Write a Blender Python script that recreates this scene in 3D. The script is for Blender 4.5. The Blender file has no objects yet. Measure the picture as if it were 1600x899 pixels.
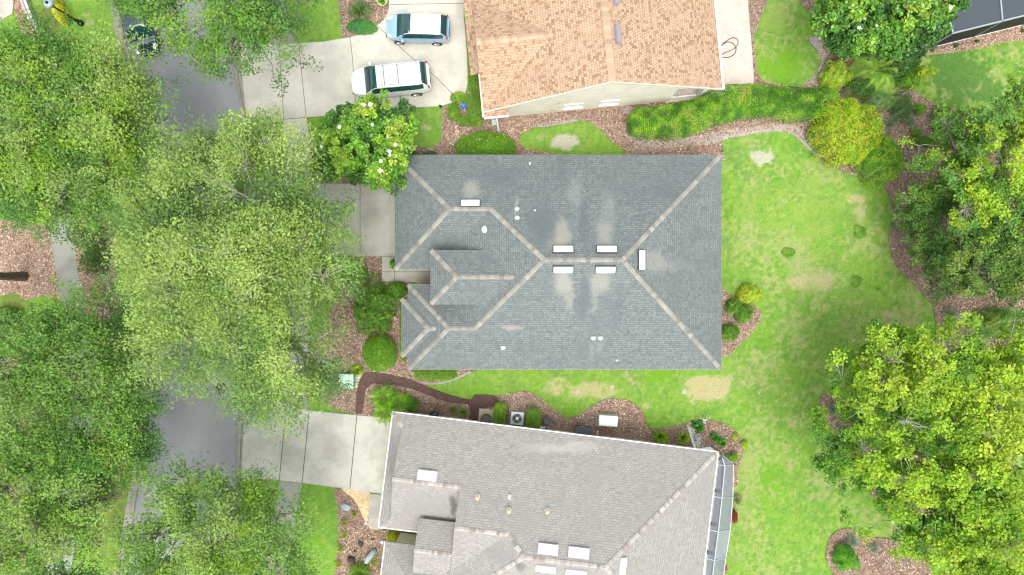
import bpy, bmesh, math, random
import numpy as np
from mathutils import Vector, Matrix
random.seed(7); RNG = np.random.default_rng(11)
SC = bpy.context.scene; COL = SC.collection
R = math.radians

# ------------------------------------------------------------------ camera, light, exposure
CH = 45.0; FPX = 1067.0
cd = bpy.data.cameras.new('camera'); cam = bpy.data.objects.new('camera', cd); COL.objects.link(cam)
cd.sensor_width = 36; cd.lens = 36*FPX/1600; cd.clip_start = .5; cd.clip_end = 2000
cam.location = (0, 0, CH); cam.rotation_euler = (0, 0, 0); SC.camera = cam
SUN_EL, SUN_AZ = 72.0, 178.0            # degrees; azimuth clockwise from +Y (north)
wd = bpy.data.worlds.new('World'); SC.world = wd; wd.use_nodes = True
wn = wd.node_tree; bg = wn.nodes['Background']
sky = wn.nodes.new('ShaderNodeTexSky'); sky.sky_type = 'NISHITA'; sky.sun_disc = False
sky.sun_elevation = R(SUN_EL); sky.sun_rotation = R(SUN_AZ); sky.dust_density = 4; sky.air_density = 1.0; sky.ozone_density = .8
hs = wn.nodes.new('ShaderNodeHueSaturation'); hs.inputs['Saturation'].default_value = .28; hs.inputs['Value'].default_value = 1.0
wn.links.new(sky.outputs[0], hs.inputs['Color']); wn.links.new(hs.outputs[0], bg.inputs['Color']); bg.inputs['Strength'].default_value = .15
sl = bpy.data.lights.new('sun', 'SUN'); sl.energy = .6; sl.angle = R(38); sl.color = (1, .965, .91)
so = bpy.data.objects.new('sun', sl); COL.objects.link(so)
az = R(SUN_AZ); el = R(SUN_EL)
sdir = Vector((math.sin(az)*math.cos(el), math.cos(az)*math.cos(el), math.sin(el)))
so.rotation_euler = sdir.to_track_quat('Z', 'Y').to_euler(); so.location = sdir*60
SC.view_settings.view_transform = 'Standard'; SC.view_settings.look = 'None'
SC.view_settings.exposure = 1.24; SC.view_settings.gamma = 1.0
SC.render.engine = 'CYCLES'; SC.cycles.max_bounces = 7; SC.cycles.diffuse_bounces = 5; SC.cycles.glossy_bounces = 2
SC.cycles.transmission_bounces = 4; SC.cycles.transparent_max_bounces = 10; SC.cycles.use_denoising = True; SC.cycles.denoising_prefilter = 'ACCURATE'; SC.cycles.filter_width = 1.25; SC.cycles.sample_clamp_indirect = 3
SC.cycles.caustics_reflective = False; SC.cycles.caustics_refractive = False

# ------------------------------------------------------------------ helpers
def W(px, py, z=0.0):
    """place of a photo point whose real height is z"""
    k = (CH-z)/FPX
    return ((px-800)*k, (449.5-py)*k)
def W3(px, py, z=0.0): return (*W(px, py, z), z)
def m_px(r, z=0.0): return r*(CH-z)/FPX
ROOT = {}
def tag(o, label=None, cat=None, group=None, kind=None):
    if label: o['label'] = label
    if cat: o['category'] = cat
    if group: o['group'] = group
    if kind: o['kind'] = kind
    return o
def thing(name, loc, label, cat, group=None, rz=0.0):
    o = bpy.data.objects.new(name, None); COL.objects.link(o); o.empty_display_size = .3
    o.location = loc if len(loc) == 3 else (loc[0], loc[1], 0); o.rotation_euler = (0, 0, rz)
    ROOT[o.name] = Matrix.Translation(o.location) @ Matrix.Rotation(rz, 4, 'Z')
    return tag(o, label, cat, group)
def rootmat(o):
    while o is not None and o.parent is not None: o = o.parent
    return ROOT.get(o.name, Matrix.Identity(4)) if o is not None else Matrix.Identity(4)
def finish(name, me, mats, parent, smooth, origin=None):
    for m in (mats if isinstance(mats, (list, tuple)) else [mats]): me.materials.append(m)
    if smooth: me.polygons.foreach_set('use_smooth', np.ones(len(me.polygons), bool))
    o = bpy.data.objects.new(name, me); COL.objects.link(o)
    if parent is not None:
        me.transform(rootmat(parent).inverted()); o.parent = parent
    elif origin is not None:
        me.transform(Matrix.Translation(-Vector(origin))); o.location = origin
        ROOT[o.name] = Matrix.Translation(Vector(origin))
    me.update()
    return o
def mk(name, verts, faces, mats, parent=None, smooth=False, origin=None, uv=None, midx=None, tint=None):
    me = bpy.data.meshes.new(name); me.from_pydata([tuple(v) for v in verts], [], [tuple(f) for f in faces])
    if uv is not None:
        l = me.uv_layers.new(name='UVMap'); flat = [c for fu in uv for p in fu for c in p]
        l.data.foreach_set('uv', flat)
    if midx is not None: me.polygons.foreach_set('material_index', midx)
    if tint is not None:
        a = me.attributes.new('tint', 'FLOAT_COLOR', 'POINT'); t = np.ones((len(verts), 4), np.float32); t[:, :3] = tint; a.data.foreach_set('color', t.ravel())
    return finish(name, me, mats, parent, smooth, origin)
def mk_np(name, V, F, mats, parent=None, smooth=False, origin=None, tint=None):
    """fast mesh from numpy: V (n,3), F (m,k)"""
    me = bpy.data.meshes.new(name); n = len(V); m, k = F.shape
    me.vertices.add(n); me.vertices.foreach_set('co', np.asarray(V, np.float32).ravel())
    me.loops.add(m*k); me.loops.foreach_set('vertex_index', F.astype(np.int32).ravel())
    me.polygons.add(m); me.polygons.foreach_set('loop_start', np.arange(0, m*k, k, dtype=np.int32))
    me.update(calc_edges=True)
    if tint is not None:
        a = me.attributes.new('tint', 'FLOAT_COLOR', 'POINT'); t = np.ones((n, 4), np.float32); t[:, :3] = tint; a.data.foreach_set('color', t.ravel())
    return finish(name, me, mats, parent, smooth, origin)
class G:
    """collects simple solids into one mesh"""
    def __init__(s): s.v = []; s.f = []
    def add(s, vs, fs):
        b = len(s.v); s.v += [tuple(v) for v in vs]; s.f += [tuple(i+b for i in f) for f in fs]; return s
    def box(s, c, size, rz=0.0, taper=1.0, M=None):
        x, y, z = (d/2 for d in size); P = []
        for k, t in ((-1, 1), (1, taper)):
            for a, b in ((-1, -1), (1, -1), (1, 1), (-1, 1)):
                p = Vector((a*x*t, b*y*t, k*z))
                P.append((M @ p if M else Matrix.Rotation(rz, 3, 'Z') @ p) + Vector(c))
        return s.add(P, [(3, 2, 1, 0), (4, 5, 6, 7), (0, 1, 5, 4), (1, 2, 6, 5), (2, 3, 7, 6), (3, 0, 4, 7)])
    def prism(s, poly, z0, z1):
        n = len(poly); a = sum(poly[i][0]*poly[(i+1) % n][1]-poly[(i+1) % n][0]*poly[i][1] for i in range(n))
        if a < 0: poly = poly[::-1]
        return s.add([(p[0], p[1], z0) for p in poly]+[(p[0], p[1], z1) for p in poly],
                     [tuple(range(n-1, -1, -1)), tuple(range(n, 2*n))]+[(i, (i+1) % n, n+(i+1) % n, n+i) for i in range(n)])
    def beam(s, A, B, w, h):
        A = Vector(A); B = Vector(B); d = B-A; L = d.length; d.normalize()
        side = d.cross(Vector((0, 0, 1)));
        if side.length < 1e-3: side = Vector((1, 0, 0))
        side.normalize(); up = side.cross(d)
        M = Matrix((d, side, up)).transposed()
        return s.box((A+B)/2, (L, w, h), M=M)
    def tube(s, pts, rad, n=8, cap=True):
        pts = [Vector(p) for p in pts]; rr = rad if hasattr(rad, '__len__') else [rad]*len(pts); b = len(s.v)
        for i, p in enumerate(pts):
            d = (pts[min(i+1, len(pts)-1)]-pts[max(i-1, 0)]).normalized()
            x = d.cross(Vector((0, 0, 1)) if abs(d.z) < .9 else Vector((1, 0, 0))).normalized(); y = d.cross(x)
            s.v += [tuple(p+(x*math.cos(t)+y*math.sin(t))*rr[i]) for t in (2*math.pi*k/n for k in range(n))]
        for i in range(len(pts)-1):
            for k in range(n): s.f.append((b+i*n+k, b+i*n+(k+1) % n, b+(i+1)*n+(k+1) % n, b+(i+1)*n+k))
        if cap: s.f.append(tuple(b+k for k in range(n))[::-1]); s.f.append(tuple(b+(len(pts)-1)*n+k for k in range(n)))
        return s
    def lathe(s, c, prof, n=20, sx=1, sy=1):
        b = len(s.v); c = Vector(c)
        for r, z in prof:
            s.v += [(c.x+sx*r*math.cos(2*math.pi*k/n), c.y+sy*r*math.sin(2*math.pi*k/n), c.z+z) for k in range(n)]
        for i in range(len(prof)-1):
            for k in range(n): s.f.append((b+i*n+k, b+i*n+(k+1) % n, b+(i+1)*n+(k+1) % n, b+(i+1)*n+k))
        s.f.append(tuple(b+k for k in range(n))[::-1]); s.f.append(tuple(b+(len(prof)-1)*n+k for k in range(n)))
        return s
    def mk(s, name, mat, parent=None, smooth=False, origin=None): return mk(name, s.v, s.f, mat, parent, smooth, origin)
def bevel(o, w=.03, seg=2):
    m = o.modifiers.new('bevel', 'BEVEL'); m.width = w; m.segments = seg; m.limit_method = 'ANGLE'; m.angle_limit = R(40); return o
def setstruct(o): o['kind'] = 'structure'; return o

def fbm(x, y, scale, seed=0, oct=4):
    x = np.asarray(x, float)/scale; y = np.asarray(y, float)/scale; out = np.zeros_like(x); amp = .5; tot = 0
    for o in range(oct):
        xi = np.floor(x).astype(int); yi = np.floor(y).astype(int); fx = x-xi; fy = y-yi
        fx = fx*fx*(3-2*fx); fy = fy*fy*(3-2*fy)
        def h(a, b):
            n = (a*374761393+b*668265263+(seed+o*17)*974634777) & 0xffffffff
            n = ((n ^ (n >> 13))*1274126177) & 0xffffffff
            return ((n ^ (n >> 16)) & 0xffff)/65535.0
        v = (h(xi, yi)*(1-fx)+h(xi+1, yi)*fx)*(1-fy)+(h(xi, yi+1)*(1-fx)+h(xi+1, yi+1)*fx)*fy
        out += amp*v; tot += amp; amp *= .5; x = x*2.03+7.1; y = y*2.03+3.7
    return out/tot
def inpoly(x, y, poly):
    r = np.zeros(len(x), bool); n = len(poly)
    for i in range(n):
        x0, y0 = poly[i]; x1, y1 = poly[(i+1) % n]
        if y0 == y1: continue
        c = ((y0 > y) != (y1 > y)) & (x < (x1-x0)*(y-y0)/(y1-y0)+x0); r ^= c
    return r
def smooth_poly(pts, seg=.35, jit=.05, closed=True, seed=0, fr=.9):
    """Catmull-Rom through world points, resampled, edge worn by noise"""
    P = [np.array(p, float) for p in pts]; n = len(P); out = []
    for i in range(n if closed else n-1):
        p0, p1, p2, p3 = (P[(i+k-1) % n] if closed else P[min(max(i+k-1, 0), n-1)] for k in range(4))
        L = np.linalg.norm(p2-p1); m = max(1, int(L/seg))
        for t in np.arange(m)/m:
            out.append(.5*((2*p1)+(-p0+p2)*t+(2*p0-5*p1+4*p2-p3)*t*t+(-p0+3*p1-3*p2+p3)*t**3))
    if not closed: out.append(P[-1])
    A = np.array(out)
    if jit: A = A+np.stack([fbm(A[:, 0], A[:, 1], fr, seed+1, 3)-.5, fbm(A[:, 0], A[:, 1], fr, seed+9, 3)-.5], 1)*jit*4
    return [tuple(a) for a in A]
def pxpoly(pts, z=0): return [W(a, b, z) for a, b in pts]

# ------------------------------------------------------------------ materials
def newmat(name):
    m = bpy.data.materials.new(name); m.use_nodes = True; nt = m.node_tree
    return m, nt, nt.nodes['Principled BSDF'], nt.nodes, nt.links
def node(nt, t, **kw):
    n = nt.nodes.new(t)
    for k, v in kw.items():
        if k.startswith('i_'): n.inputs[k[2:].replace('_', ' ')].default_value = v
        else: setattr(n, k, v)
    return n
def mixrgb(nt, f, a, b, mode='MIX'):
    n = nt.nodes.new('ShaderNodeMix'); n.data_type = 'RGBA'; n.blend_type = mode
    for s, v in ((0, f), (6, a), (7, b)):
        if hasattr(v, 'links') or hasattr(v, 'is_linked'): nt.links.new(v, n.inputs[s])
        else: n.inputs[s].default_value = v if s == 0 else (*v, 1) if len(v) == 3 else v
    return n.outputs[2]
def ramp(nt, src, a, b, lo=0.0, hi=1.0, smooth=True):
    n = nt.nodes.new('ShaderNodeMapRange'); n.interpolation_type = 'SMOOTHSTEP' if smooth else 'LINEAR'
    n.inputs[1].default_value = a; n.inputs[2].default_value = b; n.inputs[3].default_value = lo; n.inputs[4].default_value = hi
    nt.links.new(src, n.inputs[0]); return n.outputs[0]
def noise(nt, vec, scale, detail=4, rough=.55):
    n = node(nt, 'ShaderNodeTexNoise'); n.inputs['Scale'].default_value = scale; n.inputs['Detail'].default_value = detail; n.inputs['Roughness'].default_value = rough
    nt.links.new(vec, n.inputs['Vector']); return n.outputs['Fac']
def geo(nt): return nt.nodes.new('ShaderNodeNewGeometry').outputs['Position']
def simple(name, col, rough=.6, metal=0.0, var=.0, scale=6, spec=.5, bump=0.0, bscale=30, coat=0):
    m, nt, b, N, L = newmat(name); b.inputs['Roughness'].default_value = rough; b.inputs['Metallic'].default_value = metal
    b.inputs['Specular IOR Level'].default_value = spec; b.inputs['Coat Weight'].default_value = coat
    if var > 0:
        p = geo(nt); f = noise(nt, p, scale, 5); f2 = ramp(nt, f, .3, .7)
        c = mixrgb(nt, f2, tuple(x*(1-var) for x in col), tuple(min(1, x*(1+var)) for x in col)); L.new(c, b.inputs['Base Color'])
    else: b.inputs['Base Color'].default_value = (*col, 1)
    if bump:
        bm = node(nt, 'ShaderNodeBump'); bm.inputs['Strength'].default_value = bump; bm.inputs['Distance'].default_value = .02
        L.new(noise(nt, geo(nt), bscale, 4), bm.inputs['Height']); L.new(bm.outputs[0], b.inputs['Normal'])
    return m
def tintmat(name, rough=.6, trans=.3, spec=.35, gain=1.0):
    m, nt, b, N, L = newmat(name); b.inputs['Roughness'].default_value = rough; b.inputs['Specular IOR Level'].default_value = spec
    a = node(nt, 'ShaderNodeAttribute', attribute_name='tint'); L.new(a.outputs['Color'], b.inputs['Base Color'])
    if trans:
        t = node(nt, 'ShaderNodeBsdfTranslucent'); L.new(mixrgb(nt, .1, a.outputs['Color'], (.3, .5, .04), 'MIX'), t.inputs['Color'])
        ms = node(nt, 'ShaderNodeMixShader'); ms.inputs[0].default_value = trans
        L.new(b.outputs[0], ms.inputs[1]); L.new(t.outputs[0], ms.inputs[2]); L.new(ms.outputs[0], N['Material Output'].inputs['Surface'])
    return m
LEAF = tintmat('leaf', .6, .38); LEAFG = tintmat('leaf_glossy', .38, .15, .5); GRASSM = tintmat('grass_blade', .7, .25, .2)
CHIPM = tintmat('wood_chip', .85, 0, .2); CAPM = tintmat('ridge_cap_shingle', .9, 0, .2)

def concrete(name, col, dirt=.22, fine=.10, stain=(.35, .33, .27)):
    m, nt, b, N, L = newmat(name); p = geo(nt); b.inputs['Roughness'].default_value = .88; b.inputs['Specular IOR Level'].default_value = .25
    big = ramp(nt, noise(nt, p, .45, 5, .6), .38, .64); mid = noise(nt, p, 3.0, 6, .65); fin = noise(nt, p, 60, 3, .7)
    c = mixrgb(nt, big, col, tuple(x*(1-dirt) for x in col)); c = mixrgb(nt, ramp(nt, mid, .35, .8, 0, .3), c, stain)
    mp = node(nt, 'ShaderNodeMapping'); mp.inputs['Scale'].default_value = (1.2, 16, 1); L.new(p, mp.inputs[0])
    c = mixrgb(nt, ramp(nt, noise(nt, mp.outputs[0], 1, 3), .5, .8, 0, .22), c, tuple(x*.72 for x in col))
    c = mixrgb(nt, ramp(nt, fin, .3, .7, 0, fine*2), c, tuple(x*.7 for x in col)); L.new(c, b.inputs['Base Color'])
    bm = node(nt, 'ShaderNodeBump'); bm.inputs['Strength'].default_value = .25; bm.inputs['Distance'].default_value = .01
    L.new(fin, bm.inputs['Height']); L.new(bm.outputs[0], b.inputs['Normal']); return m
CONC = concrete('concrete_pale', (.58, .56, .475)); CONC2 = concrete('concrete_weathered', (.47, .455, .39), .3, .12)
CONC3 = concrete('concrete_kerb', (.40, .375, .32), .4, .15, (.16, .11, .07)); SIDEW = concrete('concrete_sidewalk_grey', (.33, .335, .29), .3)
JOINT = simple('joint_dirt', (.12, .105, .075), .95, var=.3, scale=3)
def asphalt():
    m, nt, b, N, L = newmat('asphalt'); p = geo(nt); b.inputs['Roughness'].default_value = .9; b.inputs['Specular IOR Level'].default_value = .3
    a = noise(nt, p, 45, 3, .8); g = noise(nt, p, .35, 6, .6); h = noise(nt, p, 2.2, 5, .65)
    c = mixrgb(nt, ramp(nt, g, .35, .7), (.27, .278, .28), (.35, .355, .355)); c = mixrgb(nt, ramp(nt, h, .45, .8, 0, .45), c, (.27, .275, .275))
    c = mixrgb(nt, ramp(nt, a, .35, .65, 0, .55), c, (.21, .215, .22)); c = mixrgb(nt, ramp(nt, a, .62, .72, 0, .6), c, (.36, .36, .35)); L.new(c, b.inputs['Base Color'])
    bm = node(nt, 'ShaderNodeBump'); bm.inputs['Strength'].default_value = .4; bm.inputs['Distance'].default_value = .01
    L.new(a, bm.inputs['Height']); L.new(bm.outputs[0], b.inputs['Normal']); return m
ASPH = asphalt()
def mulch(name, c1, c2, c3):
    m, nt, b, N, L = newmat(name); p = geo(nt); b.inputs['Roughness'].default_value = .95; b.inputs['Specular IOR Level'].default_value = .1
    v = node(nt, 'ShaderNodeTexVoronoi'); v.inputs['Scale'].default_value = 17; L.new(p, v.inputs['Vector'])
    s = node(nt, 'ShaderNodeSeparateColor'); L.new(v.outputs['Color'], s.inputs[0])
    c = mixrgb(nt, s.outputs[0], c1, c2); c = mixrgb(nt, ramp(nt, s.outputs[1], .7, .95), c, c3)
    c = mixrgb(nt, ramp(nt, noise(nt, p, .8, 5), .4, .7, 0, .5), c, tuple(x*.6 for x in c1)); L.new(c, b.inputs['Base Color'])
    bm = node(nt, 'ShaderNodeBump'); bm.inputs['Strength'].default_value = .7; bm.inputs['Distance'].default_value = .04
    L.new(v.outputs['Distance'], bm.inputs['Height']); L.new(bm.outputs[0], b.inputs['Normal']); return m
MULCH = mulch('mulch', (.22, .145, .105), (.32, .225, .17), (.48, .39, .31))
MULCHL = mulch('mulch_pale', (.30, .20, .14), (.40, .28, .20), (.52, .42, .33))
def lawnmat():
    m, nt, b, N, L = newmat('lawn'); p = geo(nt); b.inputs['Roughness'].default_value = .9; b.inputs['Specular IOR Level'].default_value = .1
    a = node(nt, 'ShaderNodeAttribute', attribute_name='tint')
    f = noise(nt, p, 14, 5, .75); g = noise(nt, p, 4, 4, .6)
    c = mixrgb(nt, ramp(nt, f, .3, .7, 0, .55), a.outputs['Color'], (.08, .13, .02)); c = mixrgb(nt, ramp(nt, g, .5, .8, 0, .25), c, (.34, .36, .10)); L.new(c, b.inputs['Base Color'])
    bm = node(nt, 'ShaderNodeBump'); bm.inputs['Strength'].default_value = .6; bm.inputs['Distance'].default_value = .04
    L.new(f, bm.inputs['Height']); L.new(bm.outputs[0], b.inputs['Normal']); return m
LAWN = lawnmat()
def brickmat(name, c1, c2, mortar, w, h, ms=.008, rot=0, rough=.9):
    m, nt, b, N, L = newmat(name); p = geo(nt); b.inputs['Roughness'].default_value = rough; b.inputs['Specular IOR Level'].default_value = .2
    mp = node(nt, 'ShaderNodeMapping'); mp.inputs['Rotation'].default_value = (0, 0, rot); L.new(p, mp.inputs[0])
    k = node(nt, 'ShaderNodeTexBrick'); k.inputs['Scale'].default_value = 1; k.inputs['Brick Width'].default_value = w; k.inputs['Row Height'].default_value = h
    k.inputs['Mortar Size'].default_value = ms; k.inputs['Color1'].default_value = (*c1, 1); k.inputs['Color2'].default_value = (*c2, 1); k.inputs['Mortar'].default_value = (*mortar, 1)
    L.new(mp.outputs[0], k.inputs['Vector']); c = mixrgb(nt, ramp(nt, noise(nt, p, 1.3, 5), .35, .75, 0, .35), k.outputs['Color'], tuple(x*.55 for x in c1)); L.new(c, b.inputs['Base Color'])
    return m
PAVER = brickmat('patio_paver', (.62, .49, .42), (.56, .50, .45), (.45, .41, .36), .3, .2, .01, R(5.5))
BRICKP = brickmat('brick_path', (.105, .06, .05), (.15, .09, .075), (.06, .045, .04), .2, .1, .01, R(30))

def shingle(name, dark, base, light, tone, row=.15, wid=.32, contrast=1.0, masks=(), mott=.5, blot=None, wavy=.0):
    """courses follow the UV map (metres along the eave / up the slope); masks = toned patches of the roof: wear, wash, some painted-in shade"""
    m, nt, b, N, L = newmat(name); b.inputs['Roughness'].default_value = .92; b.inputs['Specular IOR Level'].default_value = .15
    uv = node(nt, 'ShaderNodeUVMap').outputs[0]; p = geo(nt)
    k = node(nt, 'ShaderNodeTexBrick'); k.offset = .5; k.inputs['Scale'].default_value = 1; k.inputs['Brick Width'].default_value = wid; k.inputs['Row Height'].default_value = row
    k.inputs['Mortar Size'].default_value = .017; k.inputs['Mortar Smooth'].default_value = .6; k.inputs['Bias'].default_value = 0
    k.inputs['Color1'].default_value = (*base, 1); k.inputs['Color2'].default_value = (*light, 1); k.inputs['Mortar'].default_value = (*dark, 1); L.new(uv, k.inputs['Vector'])
    c = k.outputs['Color']
    mp = node(nt, 'ShaderNodeMapping'); mp.inputs['Scale'].default_value = (1/wid, 1/row, 1); L.new(uv, mp.inputs[0])
    wn_ = node(nt, 'ShaderNodeTexWhiteNoise'); sn = node(nt, 'ShaderNodeVectorMath', operation='FLOOR'); L.new(mp.outputs[0], sn.inputs[0]); L.new(sn.outputs[0], wn_.inputs['Vector'])
    c = mixrgb(nt, ramp(nt, wn_.outputs['Value'], .55, 1.0, 0, .5*contrast), c, blot or dark)
    c = mixrgb(nt, ramp(nt, noise(nt, p, .35, 6, .6), .38, .68, 0, mott), c, tone)
    c = mixrgb(nt, ramp(nt, noise(nt, p, 2.5, 5, .6), .45, .8, 0, .3), c, light)
    c = mixrgb(nt, ramp(nt, noise(nt, p, 55, 2, .8), .35, .65, 0, .35), c, tuple(x*.6 for x in base))
    if masks:
        nz = node(nt, 'ShaderNodeTexNoise'); nz.inputs['Scale'].default_value = 1.4; nz.inputs['Detail'].default_value = 4; L.new(p, nz.inputs['Vector'])
        sc = node(nt, 'ShaderNodeVectorMath', operation='MULTIPLY_ADD'); L.new(nz.outputs['Color'], sc.inputs[0]); sc.inputs[1].default_value = (.7, .7, 0); sc.inputs[2].default_value = (-.35, -.35, 0)
        ad = node(nt, 'ShaderNodeVectorMath', operation='ADD'); L.new(p, ad.inputs[0]); L.new(sc.outputs[0], ad.inputs[1])
        for (cx, cy, hx, hy, col, st, soft) in masks:
            s1 = node(nt, 'ShaderNodeVectorMath', operation='SUBTRACT'); L.new(ad.outputs[0], s1.inputs[0]); s1.inputs[1].default_value = (cx, cy, 0)
            s2 = node(nt, 'ShaderNodeVectorMath', operation='MULTIPLY'); L.new(s1.outputs[0], s2.inputs[0]); s2.inputs[1].default_value = (1/hx, 1/hy, 0)
            ln = node(nt, 'ShaderNodeVectorMath', operation='LENGTH'); L.new(s2.outputs[0], ln.inputs[0])
            f = ramp(nt, ln.outputs['Value'], 1.0, soft, 0, st)
            c = mixrgb(nt, f, c, col)
    L.new(c, b.inputs['Base Color'])
    bm = node(nt, 'ShaderNodeBump'); bm.inputs['Strength'].default_value = .5; bm.inputs['Distance'].default_value = .012; bm.invert = True
    L.new(k.outputs['Fac'], bm.inputs['Height']); L.new(bm.outputs[0], b.inputs['Normal']); return m
def mpx(px, py, rx, ry, z, col, st, soft=.3):
    x, y = W(px, py, z); return (x, y, m_px(rx, z), m_px(ry, z), col, st, soft)
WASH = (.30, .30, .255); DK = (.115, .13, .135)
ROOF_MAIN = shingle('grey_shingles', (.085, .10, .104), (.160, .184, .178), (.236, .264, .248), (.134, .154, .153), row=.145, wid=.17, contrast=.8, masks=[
    mpx(880, 365, 19, 34, 6, WASH, .7), mpx(872, 380, 24, 16, 6, WASH, .4), mpx(946, 362, 20, 34, 6, WASH, .62), mpx(880, 440, 20, 32, 6, WASH, .75), mpx(890, 465, 12, 34, 5.5, WASH, .45),
    mpx(938, 440, 24, 28, 6, WASH, .6), mpx(930, 470, 8, 30, 5.5, WASH, .35), mpx(736, 295, 19, 26, 4.5, WASH, .65), mpx(1022, 408, 34, 24, 5.8, WASH, .42), mpx(1060, 415, 50, 14, 5.5, WASH, .18),
    mpx(808, 322, 6, 22, 5, WASH, .6), mpx(925, 547, 8, 22, 3.6, WASH, .3, .1), mpx(938, 543, 8, 18, 3.6, WASH, .3, .1), mpx(800, 511, 18, 7, 4, (.33, .28, .25), .6, .5),
    mpx(846, 350, 30, 55, 5, DK, .7, .1), mpx(912, 345, 15, 50, 5, DK, .65, .1), mpx(911, 470, 15, 55, 5, DK, .75, .1), mpx(965, 490, 12, 50, 5, DK, .5, .1), mpx(775, 275, 60, 24, 4, DK, .5, .1), mpx(880, 270, 22, 40, 4, DK, .45, .1), mpx(1030, 300, 90, 24, 4, DK, .45, .1), mpx(700, 380, 44, 22, 4, DK, .4, .1), mpx(900, 300, 18, 40, 4.5, (.30, .32, .30), .35, .1), mpx(950, 320, 16, 40, 4.5, (.30, .32, .29), .3, .1)])  # includes painted-in shade along the north side of the raised entry roof
ROOF_LIGHT = shingle('pale_shingles', (.20, .19, .175), (.315, .30, .275), (.395, .38, .355), (.27, .258, .24), row=.145, wid=.2, contrast=.8, mott=.5, masks=[
    mpx(708, 790, 8, 26, 4.2, (.09, .085, .085), .8), mpx(665, 790, 50, 30, 4, (.25, .245, .235), .6), mpx(612, 720, 14, 70, 3.2, (.20, .195, .19), .6), mpx(640, 755, 70, 8, 4.5, (.28, .27, .25), .4),  # first patch paints the shadow of the roof step into the shingles
    mpx(780, 860, 40, 24, 5, (.24, .235, .225), .6), mpx(812, 885, 14, 14, 6, (.11, .105, .10), .6), mpx(950, 620, 20, 20, 3, (.4, .4, .4), .1), mpx(655, 690, 5, 60, 3.6, (.30, .29, .27), .5), mpx(880, 700, 90, 10, 3.5, (.44, .41, .38), .5)])
ROOF_TAN = shingle('tan_shingles', (.25, .15, .085), (.45, .31, .205), (.56, .42, .295), (.46, .32, .215), row=.165, wid=.17, contrast=1.7, mott=.3, blot=(.23, .125, .065))
CURBP = simple('skylight_curb_pale', (.55, .54, .52), .6); WHITE = simple('white_paint', (.78, .78, .76), .5, var=.05); CREAM = simple('cream_stucco', (.78, .745, .62), .9, var=.06, scale=1.5, bump=.3, bscale=60)
STUC = simple('beige_stucco', (.52, .46, .36), .9, var=.06, scale=1.5, bump=.3, bscale=60)
GLASS = simple('window_glass', (.05, .07, .08), .08, spec=.8); DKMET = simple('black_metal', (.02, .02, .022), .45, .3)
SKYL = simple('skylight_dome', (.82, .85, .90), .25, spec=.5, coat=.3); CURB = simple('skylight_curb', (.07, .065, .06), .7)
GREYMET = simple('galvanised_metal', (.42, .45, .46), .4, .6, var=.1); DOORM = simple('door_paint', (.18, .08, .05), .5); BARK = simple('bark_grey', (.26, .24, .20), .95, var=.35, scale=9, bump=.8, bscale=18)
BARKP = simple('bark_pale', (.40, .38, .32), .95, var=.3, scale=9, bump=.5, bscale=18); BARKD = simple('bark_dark', (.10, .075, .055), .95, var=.4, scale=12, bump=1, bscale=14)
exec_parts = True

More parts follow.
